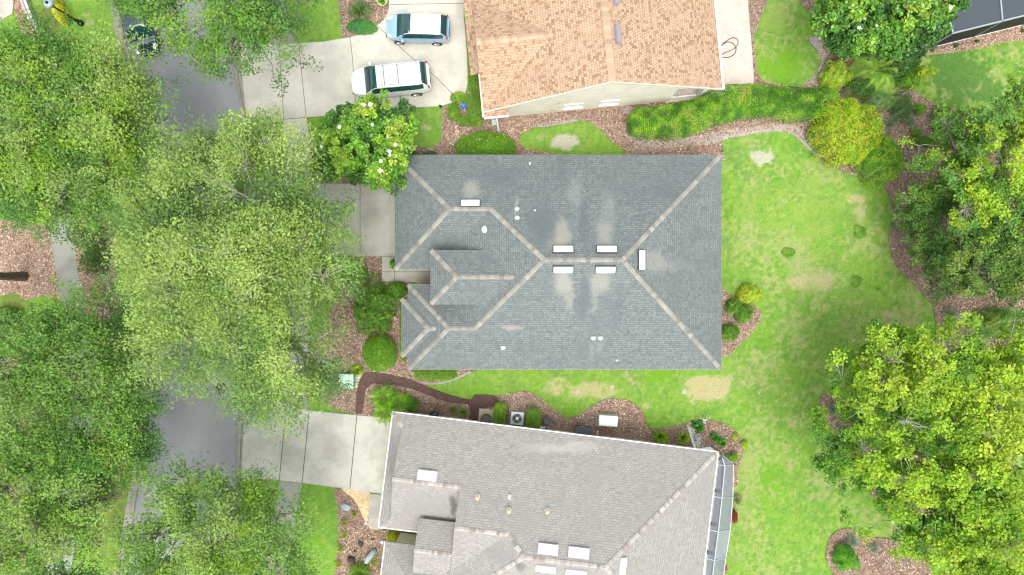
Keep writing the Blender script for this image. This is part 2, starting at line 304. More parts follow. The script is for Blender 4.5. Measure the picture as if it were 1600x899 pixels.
# ------------------------------------------------------------------ the ground
G_MID = np.array((.175, .365, .05)); G_YEL = np.array((.30, .43, .085)); G_DEEP = np.array((.085, .225, .045)); G_DRY = np.array((.50, .44, .24)); G_SAND = np.array((.56, .52, .44)); G_VIV = np.array((.17, .38, .025)); G_OLV = np.array((.17, .17, .055))
BLOBS = [  # photo x, y, rx, ry, colour, strength
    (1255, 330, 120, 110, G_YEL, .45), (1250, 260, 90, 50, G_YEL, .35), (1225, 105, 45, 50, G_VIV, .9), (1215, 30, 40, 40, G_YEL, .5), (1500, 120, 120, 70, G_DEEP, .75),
    (1190, 243, 26, 12, G_SAND, .7), (1150, 240, 20, 10, G_SAND, .3), (1205, 235, 10, 16, G_SAND, .6), (880, 222, 24, 14, G_SAND, .85), (905, 205, 12, 8, G_SAND, .4), (845, 212, 20, 12, G_DRY, .4),
    (1335, 310, 20, 10, G_DRY, .75), (1345, 345, 12, 40, G_DRY, .5), (1262, 440, 60, 22, G_DRY, .55), (1240, 420, 40, 40, G_DRY, .35), (1350, 400, 50, 60, G_DRY, .28), (1330, 470, 80, 26, G_DRY, .30), (1215, 510, 14, 14, G_DRY, .5), (1170, 340, 14, 60, G_DRY, .2),
    (1105, 603, 48, 27, G_DRY, .95), (1075, 612, 22, 16, G_DRY, .6), (925, 612, 75, 20, G_DRY, .62), (860, 605, 30, 18, G_DRY, .5), (985, 600, 30, 30, G_DRY, .4), (1010, 635, 14, 12, G_DRY, .6), (960, 605, 10, 8, G_SAND, .5), (905, 612, 10, 7, G_SAND, .5), (1070, 612, 10, 7, G_SAND, .6),
    (740, 610, 60, 16, G_VIV, .6), (1030, 590, 30, 18, G_VIV, .7), (890, 640, 16, 10, G_VIV, .8), (1150, 570, 24, 50, G_VIV, .4), (1170, 660, 60, 40, G_VIV, .45), (1330, 560, 50, 50, G_DEEP, .12), (1200, 760, 50, 120, G_VIV, .5), (1250, 830, 40, 60, G_YEL, .35), (1225, 720, 40, 20, G_YEL, .4), (1180, 500, 20, 60, G_VIV, .4),
    (1343, 363, 9, 10, G_DEEP, .8), (1230, 393, 12, 8, G_DEEP, .4), (1295, 420, 8, 8, G_DEEP, .3), (1300, 200, 80, 60, G_MID, .5), (1240, 600, 30, 20, G_YEL, .3),
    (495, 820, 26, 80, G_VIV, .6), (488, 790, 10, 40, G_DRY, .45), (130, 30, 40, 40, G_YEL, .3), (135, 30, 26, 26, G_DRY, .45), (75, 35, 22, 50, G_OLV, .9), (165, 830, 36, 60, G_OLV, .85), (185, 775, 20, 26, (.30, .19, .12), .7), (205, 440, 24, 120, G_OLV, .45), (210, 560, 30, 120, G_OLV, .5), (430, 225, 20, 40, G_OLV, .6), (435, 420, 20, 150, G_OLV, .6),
    (660, 200, 30, 26, G_YEL, .35), (664, 200, 8, 6, G_DRY, .6), (500, 40, 40, 40, G_VIV, .4), (900, 205, 60, 22, G_VIV, .35), (530, 635, 40, 12, G_DRY, .4), (20, 480, 30, 30, G_OLV, .7), (1425, 460, 24, 30, G_DRY, .4), (1385, 490, 20, 14, G_DRY, .5)]
def lawncol(x, y):
    x = np.asarray(x); y = np.asarray(y); sh = x.shape; x = x.ravel(); y = y.ravel()
    c = np.tile(G_MID, (len(x), 1)).astype(float)
    def mixin(f, col):
        nonlocal c; c = c*(1-f[:, None])+np.array(col)*f[:, None]
    n1 = fbm(x, y, 5, 3); n2 = fbm(x, y, 1.6, 5); n3 = fbm(x, y, .7, 8); n4 = fbm(x, y, .30, 21, 3); n5 = fbm(x, y, .9, 41, 4); n6 = fbm(x, y, .17, 61, 2); n4 = n4*.6+n6*.4
    mixin(np.clip((n1-.42)*4, 0, 1)*.25+.10, G_YEL); mixin(np.clip((n2-.55)*5, 0, 1)*.5, G_VIV); mixin(np.clip((.43-n2)*5, 0, 1)*.45, G_DEEP)
    mixin(np.clip((n4-.50)*5, 0, 1)*.55, G_YEL); mixin(np.clip((.46-n5)*6, 0, 1)*.35, G_DEEP*1.1); mixin(np.clip((n6-.56)*5, 0, 1)*.5, G_YEL*np.array((1.1, 1.0, 1.15))); mixin(np.clip((.42-n6)*5, 0, 1)*.5, G_DEEP); mixin(np.clip((n3-.58)*6, 0, 1)*.3, G_VIV); right = np.clip((x-13)/3, 0, 1); mixin(right*np.clip((fbm(x, y, 2.6, 31)*.5+n4*.5-.49)*9, 0, 1)*.42, G_DRY)
    for (px, py, rx, ry, col, st) in BLOBS:
        bx, by = W(px, py); d = np.hypot((x-bx)/m_px(rx), (y-by)/m_px(ry))+(n2-.5)*1.1+(n3-.5)*.9
        cov = np.clip(1.25-d, 0, 1)*st; mixin(np.clip((cov*.85+.16-(.70*n4+.30*n5))*7, 0, 1)*np.clip(cov*3, 0, 1)*(.55+.45*st) if (st > .25 and col is not G_MID and col is not G_OLV) else cov, col)
    return c.reshape((*sh, 3))
xs = np.concatenate([[-400, -150, -70], np.arange(-40, 40.01, .12), [70, 150, 400]]); ys = np.concatenate([[-400, -150, -60], np.arange(-24, 24.01, .12), [60, 150, 400]])
X, Y = np.meshgrid(xs, ys); nx, ny = len(xs), len(ys)
Zg = (fbm(X, Y, 6, 77, 2)-.5)*.02*((abs(X) < 41) & (abs(Y) < 25))-.01
idx = np.arange(nx*ny).reshape(ny, nx)
Fg = np.stack([idx[:-1, :-1], idx[:-1, 1:], idx[1:, 1:], idx[1:, :-1]], -1).reshape(-1, 4)
LC = lawncol(X, Y); inn_ = (abs(X) < 40.1) & (abs(Y) < 24.1); LC[~inn_] = LC[inn_].mean(0)*.9
lw = mk_np('lawn', np.stack([X, Y, Zg], -1).reshape(-1, 3), Fg, LAWN, tint=LC.reshape(-1, 3), smooth=True); setstruct(lw)

def slab(name, poly, z1, mat, parent=None, z0=-.03):
    """sheet with a real edge"""
    g = G(); g.prism(list(poly), z0, z1); o = g.mk(name, mat, parent)
    if parent is None: setstruct(o)
    return o
def line_between(L, Rr): return L+Rr[::-1]
def offs(line, d):
    A = np.array(line); T = np.gradient(A, axis=0); T /= np.linalg.norm(T, axis=1)[:, None]; return [tuple(p) for p in A+np.stack([-T[:, 1], T[:, 0]], 1)*d]
NOTLAWN = []
def strip(name, pts, w, z1, mat, parent=None, px=True, z0=-.03, jit=0):
    c = smooth_poly(pxpoly(pts) if px else pts, .8, 0, closed=False); P = line_between(offs(c, w/2), offs(c, -w/2)); NOTLAWN.append(P)
    return slab(name, P, z1, mat, parent, z0)
# road
roadL = [(150, -90), (177, 0), (190, 66), (210, 130), (221, 200), (228, 300), (232, 400), (230, 500), (228, 590), (220, 690), (211, 750), (202, 805), (190, 870), (176, 940), (160, 990)]
roadR = [(330, -90), (348, 0), (362, 60), (373, 107), (387, 200), (392, 300), (394, 400), (391, 500), (387, 590), (381, 662), (377, 740), (369, 820), (357, 899), (345, 950), (330, 1000)]
cL = smooth_poly(pxpoly(roadL), .8, 0, closed=False); cR = smooth_poly(pxpoly(roadR), .8, 0, closed=False)
road = line_between(cL, cR); NOTLAWN.append(road); slab('road', road, .012, ASPH)
for c, s in ((cL, 1), (cR, -1)):
    gut = line_between(offs(c, -.28*s), offs(c, .12*s)); slab('gutter_pan', gut, .022, CONC3)
    kb = line_between(offs(c, .12*s), offs(c, .30*s)); NOTLAWN.append(kb); slab('kerb', kb, .11, CONC3)
# sidewalks
SWR = [(415, -80), (425, 0), (440, 60), (455, 100), (461, 150), (463, 220), (466, 300), (469, 400), (467, 500), (463, 600), (461, 660), (457, 735), (447, 800), (436, 860), (425, 930)]
strip('sidewalk', SWR, 1.50, .055, SIDEW)
SWL = [(60, 120), (75, 200), (87, 290), (95, 360), (105, 420), (116, 480), (124, 560), (126, 640), (122, 720), (112, 790), (100, 860), (84, 930)]
strip('sidewalk', SWL, 1.45, .055, SIDEW)
def joint_line(parent, pts, z, w=.035):
    c = pxpoly(pts); P = line_between(offs(c, w/2), offs(c, -w/2)); g = G(); g.prism(P, z-.01, z+.0035); return g.mk('joint', JOINT, parent)
# driveways
d1 = pxpoly([(374, 66), (385, 68), (437, 70), (467, 68), (505, 66), (540, 60), (562, 55), (580, 46), (595, 37), (604, 26), (608, 12), (609, -60), (724, -60), (726, 40), (730, 90), (731, 130), (727, 148), (715, 159), (690, 166), (640, 169), (540, 179), (478, 184), (443, 187), (420, 193), (392, 208), (388, 204), (381, 140)])
NOTLAWN.append(d1); D1 = slab('driveway', d1, .062, CONC)
for j in ([(436, 68), (440, 125), (444, 188)], [(467, 66), (472, 118), (479, 184)], [(547, 58), (551, 90), (557, 178)], [(590, 42), (600, 50), (640, 88), (680, 120), (712, 152)], [(444, 187), (479, 184)], [(609, 8), (726, 6)]): joint_line(D1, j, .062)
s1 = pxpoly([(441.5, 187.5), (479.5, 184.5), (484, 222), (486, 251), (450, 251), (446, 225)]); NOTLAWN.append(s1); slab('sidewalk_slab', s1, .06, CONC)
d2 = pxpoly([(385, 282), (440, 286), (500, 287), (560, 288), (640, 288), (640, 400), (560, 401), (500, 400), (440, 402), (392, 408)])
NOTLAWN.append(d2); D2 = slab('driveway', d2, .062, CONC2)
for j in ([(563, 288), (563, 401)], [(508, 288), (508, 401)], [(450, 287), (450, 402)]): joint_line(D2, j, .062)
w2 = pxpoly([(597, 401.2), (680, 401.2), (680, 452), (655, 452), (652, 441), (597, 440)]); NOTLAWN.append(w2); WK = slab('entry_walk', w2, .06, CONC2)
joint_line(WK, [(597, 425), (672, 425)], .06); joint_line(WK, [(617, 402), (617, 440)], .06)
d3 = pxpoly([(385, 615), (402, 616), (425, 624), (447, 634), (483, 641), (520, 645), (560, 649), (640, 656), (620, 775), (594, 771), (525, 761.5), (472, 754), (437, 750), (405, 748), (388, 752), (377, 758), (380, 690)])
NOTLAWN.append(d3); D3 = slab('driveway', d3, .062, concrete('concrete_bottom_drive', (.56, .545, .475), .30))
for j in ([(447.5, 634), (437, 750)], [(483.5, 641), (472.5, 754)], [(558, 648), (547, 764)]): joint_line(D3, j, .062, .05)
s3 = pxpoly([(437, 751.5), (472, 755.5), (465, 800), (431, 795)]); slab('sidewalk_slab', s3, .066, SIDEW)
w3 = pxpoly([(577, 771), (600, 773), (597, 828), (575, 822)]); NOTLAWN.append(w3); slab('front_walk', w3, .06, CONC2)
peb = smooth_poly(pxpoly([(533, 763), (579, 770), (576, 800), (574, 818), (594, 824), (592, 828), (580, 828), (570, 815), (562, 796), (550, 778)]), .4, .02); NOTLAWN.append(peb)
slab('pebble_bed', peb, .045, mulch('pebble', (.52, .38, .20), (.66, .52, .32), (.74, .66, .5)))
pat = pxpoly([(1100, -60), (1164, -60), (1168, 0), (1174, 70), (1178, 130), (1150, 138), (1128, 150), (1040, 162), (1040, 130), (1100, 120)]); NOTLAWN.append(pat); slab('patio', pat, .05, PAVER)
dTL = pxpoly([(-60, -60), (22, -60), (22, 8), (20, 22), (0, 34), (-60, 60)]); NOTLAWN.append(dTL); slab('driveway_corner', dTL, .06, CONC2)
# mulch beds
BEDS = []; BEDP = []
def bed(pts, mat=MULCH, jit=.045, z=.03, seed=0):
    P = smooth_poly(pxpoly(pts), .3, jit, seed=seed+len(BEDS)); BEDS.append((P, mat)); BEDP.append(len(NOTLAWN)); NOTLAWN.append(P)
    o = slab('mulch_bed', P, z+.0013*len(BEDS), mat); return o
bed([(532, -60), (533, 40), (536, 58), (552, 62), (572, 54), (590, 42), (602, 28), (608, 10), (610, -60)])
bed([(726, -60), (728, 40), (731, 90), (733, 130), (728, 150), (710, 163), (692, 168), (690, 180), (692, 205), (686, 224), (668, 230), (645, 228), (620, 236), (560, 205), (520, 222), (487, 222), (487, 290), (640, 292), (760, 262), (860, 262), (868, 244), (820, 232), (812, 214), (835, 200), (870, 192), (905, 187), (935, 200), (955, 222), (975, 235), (990, 262), (1120, 256), (1130, 236), (1128, 215), (1150, 210), (1200, 203), (1235, 208), (1262, 226), (1285, 250), (1315, 268), (1345, 277), (1378, 289), (1392, 318), (1394, 345), (1388, 376), (1396, 405), (1412, 430), (1436, 452), (1456, 476), (1462, 505), (1464, 540), (1520, 560), (1680, 560), (1680, 250), (1560, 190), (1535, 198), (1500, 172), (1470, 168), (1440, 150), (1410, 132), (1395, 150), (1360, 150), (1330, 120), (1320, 95), (1295, 80), (1283, 60), (1272, 20), (1268, -60), (1282, -60), (1290, 40), (1440, 40), (1444, 84), (1600, 47), (1680, 30), (1680, -60), (1262, -60), (1268, 30), (1279, 58), (1284, 88), (1280, 112), (1268, 128), (1258, 136), (1215, 132), (1185, 120), (1178, 60), (1170, -60)], seed=2)
bed([(1460, 62), (1443, 66), (1440, 84), (1460, 86), (1520, 78), (1570, 66), (1640, 58), (1640, 30), (1560, 44)], MULCHL)
bed([(545, 402), (597, 402), (597, 442), (640, 442), (640, 500), (650, 572), (750, 572), (722, 588), (692, 599), (664, 601), (700, 617), (738, 626), (776, 617), (800, 614), (822, 612), (845, 621), (862, 638), (884, 652), (904, 649), (930, 632), (962, 622), (992, 630), (1008, 652), (1012, 670), (1040, 668), (1072, 662), (1095, 655), (1135, 664), (1158, 684), (1163, 700), (1152, 735), (1150, 760), (1120, 760), (1080, 720), (960, 712), (614, 662), (612, 655), (560, 649), (530, 640), (508, 628), (484, 600), (490, 540), (520, 480), (530, 430)], seed=4)
bed([(1126, 452), (1140, 462), (1160, 472), (1182, 482), (1187, 500), (1172, 524), (1150, 544), (1126, 558), (1100, 520)])
bed([(525, 762), (548, 765), (575, 795), (590, 828), (660, 828), (640, 960), (518, 960), (524, 890), (529, 840), (528, 800)])
bed([(-60, 340), (10, 345), (60, 352), (78, 362), (88, 400), (100, 450), (98, 470), (70, 462), (40, 470), (20, 458), (-60, 470)], MULCHL)
bed([(120, 340), (175, 345), (184, 380), (184, 430), (186, 470), (170, 500), (135, 500), (124, 440), (113, 390)], MULCHL)
bed([(20, -60), (24, 20), (40, 60), (54, 90), (66, 88), (60, 60), (46, 20), (38, -60)], mulch('mulch_orange', (.33, .17, .10), (.42, .25, .15), (.5, .35, .25)))
bed([(1283, 618), (1300, 618), (1325, 622), (1340, 650), (1320, 670), (1290, 665), (1278, 640)])
bed([(1310, 828), (1330, 826), (1350, 838), (1400, 846), (1450, 880), (1450, 960), (1330, 960), (1300, 890), (1290, 868), (1294, 845)])
bed([(1360, 690), (1420, 700), (1470, 740), (1460, 800), (1380, 790), (1350, 740)]); bed([(10, 560), (60, 570), (80, 640), (60, 760), (90, 860), (40, 960), (-60, 960), (-60, 600)])
bed([(150, 590), (190, 600), (205, 680), (195, 740), (150, 760), (140, 680)], MULCHL)
sandb = smooth_poly(pxpoly([(975, 208), (1010, 217), (1060, 216), (1110, 208), (1150, 200), (1195, 196), (1235, 196), (1262, 212), (1284, 240), (1276, 244), (1250, 222), (1228, 208), (1195, 208), (1150, 213), (1110, 224), (1060, 232), (1010, 230), (985, 222)]), .3, .06)
slab('sandy_edge', sandb, .062, mulch('sandy_soil', (.36, .32, .28), (.45, .41, .36), (.24, .20, .17)))
for q, pp in enumerate(([(836, 196), (862, 190), (905, 186), (902, 190), (868, 195), (850, 199)], [(972, 170), (990, 168), (988, 182), (976, 178)], [(1264, 60), (1282, 60), (1289, 90), (1284, 118), (1266, 136), (1256, 136), (1276, 112), (1282, 90)])):
    slab('sandy_edge', smooth_poly(pxpoly(pp), .25, .04, seed=q), .064+.002*q, mulch('sandy_soil_%s' % 'abc'[q], (.33, .29, .27), (.42, .37, .34), (.24, .20, .17)))
# brick path
bp = smooth_poly(pxpoly([(556, 646), (558, 612), (563, 592), (572, 582), (596, 583), (622, 588), (645, 594), (672, 606), (700, 616), (737, 625), (741, 617), (777, 620), (774, 634), (752, 640), (748, 662), (733, 660), (734, 634), (700, 628), (668, 617), (640, 607), (612, 602), (586, 600), (574, 606), (570, 618), (566, 646)]), .25, .012)
slab('brick_path', bp, .085, BRICKP); NOTLAWN.append(bp)
g = G(); c = smooth_poly(pxpoly([(655, 597), (672, 599), (692, 598), (715, 590), (736, 580)]), .3, 0, closed=False); g.prism(line_between(offs(c, .07), offs(c, -.07)), -.02, .12); o = g.mk('bed_edging', CONC3); setstruct(o)
BUILT = []   # building footprints, no grass inside

# scattered chips over the mulch and blades over the lawn
def scatter_chips():
    V = []; F = []; T = []; n0 = 0
    for P, mat in BEDS:
        A = np.array(P); lo = A.min(0); hi = A.max(0); lo = np.maximum(lo, (-35, -20)); hi = np.minimum(hi, (35, 20)); area = np.prod(np.maximum(hi-lo, 0)); n = int(area*150)
        if n < 1: continue
        p = RNG.uniform(lo, hi, (n, 2)); p = p[inpoly(p[:, 0], p[:, 1], P)]
        for k_, Q_ in enumerate(NOTLAWN+BUILT):
            if k_ not in BEDP: p = p[~inpoly(p[:, 0], p[:, 1], Q_)]
        n = len(p)
        th = RNG.uniform(0, 2*np.pi, n); L = RNG.uniform(.03, .075, n); w = RNG.uniform(.010, .028, n); d = np.stack([np.cos(th), np.sin(th)], 1); s = np.stack([-d[:, 1], d[:, 0]], 1)
        z = RNG.uniform(.075, .10, n); tz = RNG.uniform(-.02, .02, n)
        q = [np.column_stack([p+d*L[:, None]*a+s*w[:, None]*b, z+tz*a]) for a, b in ((-1, -1), (1, -1), (1, 1), (-1, 1))]
        V.append(np.stack(q, 1).reshape(-1, 3)); F.append(np.arange(n*4).reshape(n, 4)+n0); n0 += n*4
        pal = np.array([(.25, .16, .11), (.36, .245, .175), (.48, .355, .265), (.64, .54, .43), (.13, .09, .065), (.40, .275, .20)]); k = RNG.choice(6, n, p=[.22, .26, .2, .08, .12, .12])
        t = pal[k]*RNG.uniform(.8, 1.15, (n, 1)); t = t*(.72+.5*fbm(p[:, 0], p[:, 1], 1.2, 4))[:, None]
        if mat is MULCHL: t = t*1.2
        T.append(np.repeat(t, 4, 0))
    o = mk_np('wood_chips', np.concatenate(V), np.concatenate(F), CHIPM, tint=np.concatenate(T)); o['kind'] = 'stuff'
def scatter_grass(n=330000):
    p = RNG.uniform((-35, -19.6), (35, 19.6), (n, 2)); keep = np.ones(n, bool)
    for P in NOTLAWN+BUILT: keep &= ~inpoly(p[:, 0], p[:, 1], P)
    p = p[keep]; n = len(p); c = lawncol(p[:, 0], p[:, 1]); c = c*RNG.uniform(.7, 1.3, (n, 1))*(.75+.5*fbm(p[:, 0], p[:, 1], .35, 2))[:, None]
    yl = RNG.random(n) < .12; c[yl] = c[yl]*.5+np.array((.42, .44, .12))*.5
    th = RNG.uniform(0, 2*np.pi, n); ln = RNG.uniform(.04, .10, n); h = RNG.uniform(.02, .06, n); w = RNG.uniform(.006, .016, n)
    d = np.stack([np.cos(th), np.sin(th)], 1); s = np.stack([-d[:, 1], d[:, 0]], 1)
    V = np.stack([np.column_stack([p-s*w[:, None], np.full(n, -.005)]), np.column_stack([p+s*w[:, None], np.full(n, -.005)]), np.column_stack([p+d*ln[:, None], h])], 1).reshape(-1, 3)
    o = mk_np('grass', V, np.arange(n*3).reshape(n, 3), GRASSM, tint=np.repeat(np.clip(c, 0, 1), 3, 0)); o['kind'] = 'stuff'

# ------------------------------------------------------------------ houses
def roof_mesh(name, faces, mat, parent, thick=.16):
    """roof planes with real thickness; UV runs along the eave and up the slope"""
    V = []; F = []; UV = []
    for poly in faces:
        P = [Vector(p) for p in poly]; n = Vector((0, 0, 0))
        for i in range(len(P)): n += (P[i]-P[0]).cross(P[(i+1) % len(P)]-P[0])
        n.normalize()
        if n.z < 0: P = P[::-1]; n = -n
        h = Vector((n.x, n.y, 0));
        u = Vector((0, 0, 1)).cross(h).normalized() if h.length > 1e-4 else Vector((1, 0, 0)); v = n.cross(u).normalized()
        b = len(V); k = len(P); V += P; F.append(tuple(range(b, b+k))); UV.append([(p.dot(u), p.dot(v)) for p in P])
        b2 = len(V); Q = [p-n*thick*.2-Vector((0, 0, thick)) for p in P]
        # underside follows the plane vertically so that neighbouring planes stay closed
        Q = [p-Vector((0, 0, thick)) for p in P]; V += Q; F.append(tuple(range(b2+k-1, b2-1, -1))); UV.append([(0, 0)]*k)
        for i in range(k):
            j = (i+1) % k; F.append((b+i, b2+i, b2+j, b+j)); UV.append([(0, 0)]*4)
    return mk(name, V, F, mat, parent, uv=UV)
def ridge_caps(parent, segs, pal, w=.135, step=.26, drop=.5, lift=.02):
    for A, B, hip in segs:
        V = []; F = []; T = []
        A = Vector(A); B = Vector(B); d = B-A; L = d.length; d.normalize(); s = d.cross(Vector((0, 0, 1))).normalized(); dz = drop*w*(.70 if hip else 1.0); n = max(1, int(L/step))
        for i in range(n):
            a = A+d*(L*i/n); e = A+d*(L*(i+1)/n+.05); up0 = Vector((0, 0, lift+.022)); up1 = Vector((0, 0, lift))
            jw = w*random.uniform(.93, 1.07); b = len(V); dn = Vector((0, 0, dz))
            V += [a+up0-s*jw-dn, a+up0, a+up0+s*jw-dn, e+up1-s*jw-dn, e+up1, e+up1+s*jw-dn]; F += [(b, b+1, b+4, b+3), (b+1, b+2, b+5, b+4), (b, b+2, b+1)]
            c = np.array(random.choice(pal))*random.uniform(.88, 1.1); T += [c]*6
        mk('ridge_cap', V, F, CAPM, parent, tint=np.array(T))
def edge_boxes(name, parent, edges, mat, w=.12, h=.13, dz=-.10, out=.05, centre=None):
    for A, B in edges:
        g = G(); A = Vector(A); B = Vector(B); d = (B-A).normalized(); s = d.cross(Vector((0, 0, 1))).normalized()
        if centre is not None and ((A+B)/2+s-Vector(centre)).length < ((A+B)/2-s-Vector(centre)).length: s = -s
        o = s*out+Vector((0, 0, dz)); g.beam(A+o-d*.02, B+o+d*.02, w, h); g.mk(name, mat, parent)
def window(parent, c, along, w, h, out, mat=WHITE, pane=None):
    """c centre on the wall face, along = unit wall direction, out = outward normal"""
    c = Vector(c); a = Vector(along); o_ = Vector(out); up = Vector((0, 0, 1)); g = G()
    for s in (-1, 1):
        g.beam(c+a*s*w/2-up*h/2+o_*.03, c+a*s*w/2+up*h/2+o_*.03, .07, .07); g.beam(c-a*w/2+up*s*h/2+o_*.032, c+a*w/2+up*s*h/2+o_*.032, .07, .07)
    g.beam(c-up*h/2+o_*.028, c+up*h/2+o_*.028, .04, .04); f = g.mk('window', mat, parent)
    G().beam(c-a*(w/2-.02)+o_*.012, c+a*(w/2-.02)+o_*.012, .02, h-.03).mk('pane', pane or GLASS, f)
    G().beam(c-a*(w/2+.08)-up*(h/2+.05)+o_*.06, c+a*(w/2+.08)-up*(h/2+.05)+o_*.06, .16, .06).mk('sill', mat, f)
def skylight(parent, c, along, n, L, w, cm=None):
    """c on the roof plane; along = unit direction of the long side; n = plane normal"""
    c = Vector(c); a = Vector(along).normalized(); n = Vector(n).normalized(); s = n.cross(a).normalized(); M = Matrix((a, s, n)).transposed()
    g = G().box(c+n*.05, (L+.05, w+.05, .14), M=M); cb = g.mk('skylight', cm or CURB, parent); d = G().box(c+n*.15, (L, w, .07), M=M, taper=.93).mk('dome', SKYL, cb); bevel(d, .025, 2)
def vent(parent, c, r=.05, h=.35, mat=WHITE, cap=None):
    g = G().lathe(c, [(r*2.2, -.05), (r*2.2, .02), (r, .06), (r, h), (r*.8, h)], 12); v = g.mk('vent_pipe', mat, parent, True)
    if cap: G().lathe((c[0], c[1], c[2]+h), [(r*1.9, 0), (r*2.0, .06), (r*.6, .14)], 12).mk('vent_cap', cap, v, True)

# --- the grey-roofed house in the middle
HM = thing('house', (2.8, 1.56, 0), 'grey shingle hipped roof house with five white skylights, in the centre', 'house')
fp = [(-6.7, 7.66), (12.37, 7.66), (12.37, -4.54), (-5.88, -4.54), (-5.88, -.34), (-4.6, -.34), (-4.6, 1.6), (-6.7, 1.6)]
BUILT.append([(-7.0, 8.0), (12.7, 8.0), (12.7, -4.9), (-6.6, -4.9), (-7, 1)])
G().prism(fp, -.1, 2.86).mk('wall', STUC, HM)
e = 3.0; A_ = (1.83, 1.56, 6.3); B_ = (6.27, 1.56, 6.3); C_ = (-1.27, 4.63, 4.765); D_ = (-3.67, 4.63, 4.765); E_ = (-2.2, -2.44, 4.3); F_ = (-3.78, -2.44, 4.3)
nw = (-7.2, 8.16, e); ne = (12.87, 8.16, e); se = (12.87, -5.04, e); sw = (-6.38, -5.04, e)
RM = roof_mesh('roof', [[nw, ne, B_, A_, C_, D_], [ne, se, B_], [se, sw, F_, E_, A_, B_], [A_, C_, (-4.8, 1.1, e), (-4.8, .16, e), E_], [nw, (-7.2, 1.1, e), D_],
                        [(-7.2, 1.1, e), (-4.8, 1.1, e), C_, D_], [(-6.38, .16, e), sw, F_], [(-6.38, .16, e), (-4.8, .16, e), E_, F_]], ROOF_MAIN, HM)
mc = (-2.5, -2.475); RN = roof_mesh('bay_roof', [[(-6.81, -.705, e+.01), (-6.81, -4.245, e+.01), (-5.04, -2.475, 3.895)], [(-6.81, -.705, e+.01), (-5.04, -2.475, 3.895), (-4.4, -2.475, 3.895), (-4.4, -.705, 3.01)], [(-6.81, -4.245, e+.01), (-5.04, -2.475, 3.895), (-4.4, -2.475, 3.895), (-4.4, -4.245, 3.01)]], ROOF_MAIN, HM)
G().prism([(-6.45, -1.1), (-6.45, -3.85), (-5.8, -3.85), (-5.8, -1.1)], -.1, 2.87).mk('bay_wall', STUC, HM)
PALM_ = [(.255, .25, .215), (.30, .29, .25), (.215, .21, .185), (.28, .262, .23), (.24, .235, .205)]
ridge_caps(RM, [(nw, D_, 1), ((-7.2, 1.1, e), D_, 1), (D_, C_, 0), (C_, A_, 1), (A_, B_, 0), (ne, B_, 1), (se, B_, 1), (E_, A_, 1), (F_, E_, 0), ((-6.38, .16, e), F_, 1), (sw, F_, 1)], PALM_)
ridge_caps(RN, [((-6.81, -.705, e), (-5.04, -2.475, 3.895), 1), ((-6.81, -4.245, e), (-5.04, -2.475, 3.895), 1), ((-5.04, -2.475, 3.895), (-4.5, -2.475, 3.895), 0)], PALM_)
edge_boxes('fascia', RM, [(nw, ne), (ne, se), (se, sw), ((-7.2, 1.1, e), nw), ((-7.2, 1.1, e), (-4.8, 1.1, e)), ((-6.38, .16, e), sw), ((-6.38, .16, e), (-4.8, .16, e))], simple('fascia_grey', (.36, .37, .36), .6), .03, .16, -.095, -.005, (2.8, 1.56, 3))
# raised entry roof
ez = 4.65; e1 = (-4.8, 2.2, ez); e2 = (-4.8, -.98, ez); er = (-3.21, .61, 5.445); et = (.09, .61, 5.445)
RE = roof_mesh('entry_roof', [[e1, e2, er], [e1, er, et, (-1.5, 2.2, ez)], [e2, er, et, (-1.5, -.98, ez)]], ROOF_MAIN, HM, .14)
ridge_caps(RE, [(e1, er, 1), (e2, er, 1), (er, et, 0)], PALM_)
edge_boxes('fascia', RE, [(e1, e2), (e1, (-1.5, 2.2, ez)), (e2, (-1.5, -.98, ez))], simple('fascia_entry', (.36, .37, .36), .6), .03, .14, -.08, -.005, (-3, .61, 4.6))
G().prism([(-4.35, 1.85), (-1.6, 1.85), (-1.6, -.63), (-4.35, -.63)], 2.9, 4.5).mk('entry_wall', STUC, HM)
for y in (-.45, 1.65): G().box((-4.55, y, 1.5), (.3, .3, 3.0)).mk('entry_column', WHITE, HM)
G().box((-4.575, .6, 1.05), (.06, 1.0, 2.1)).mk('front_door', DOORM, HM)
G().box((-6.72, 4.6, 1.1), (.06, 4.9, 2.2)).mk('garage_door', WHITE, HM)
for y in (6.0, 3.0, -1.5): window(HM, (12.37, y, 1.5), (0, 1, 0), 1.6, 1.3, (1, 0, 0))
for x in (-2, 3, 8): window(HM, (x, 7.66, 1.5), (1, 0, 0), 1.2, 1.3, (0, 1, 0)); window(HM, (x+1, -4.54, 1.5), (1, 0, 0), 1.2, 1.3, (0, -1, 0))
window(HM, (-6.45, -2.47, 1.5), (0, 1, 0), 1.8, 1.4, (-1, 0, 0))
def onroof(px, py, plane):
    """roof point seen at px,py: plane = (a,b,c) with z = a*x+b*y+c"""
    z = 4.5
    for _ in range(30):
        x, y = W(px, py, z); z = plane[0]*x+plane[1]*y+plane[2]
    return (x, y, z)
PN = (0, -.5, 3+.5*8.16); PS = (0, .5, 3+.5*5.04); PE = (-.5, 0, 3+.5*12.87); PWm = (.5, 0, 3+.5*4.8)
nv = lambda p: Vector((-p[0], -p[1], 1)).normalized()
for px, py, P, a, L in ((735, 319, PN, (1, 0, 0), 1.12), (880, 391, PN, (1, 0, 0), 1.14), (948, 391, PN, (1, 0, 0), 1.14), (880, 420.5, PS, (1, 0, 0), 1.14), (946, 420.5, PS, (1, 0, 0), 1.14), (1001, 406.5, PE, (0, 1, 0), 1.14)):
    skylight(HM, onroof(px, py, P), a, nv(P), L, .40)
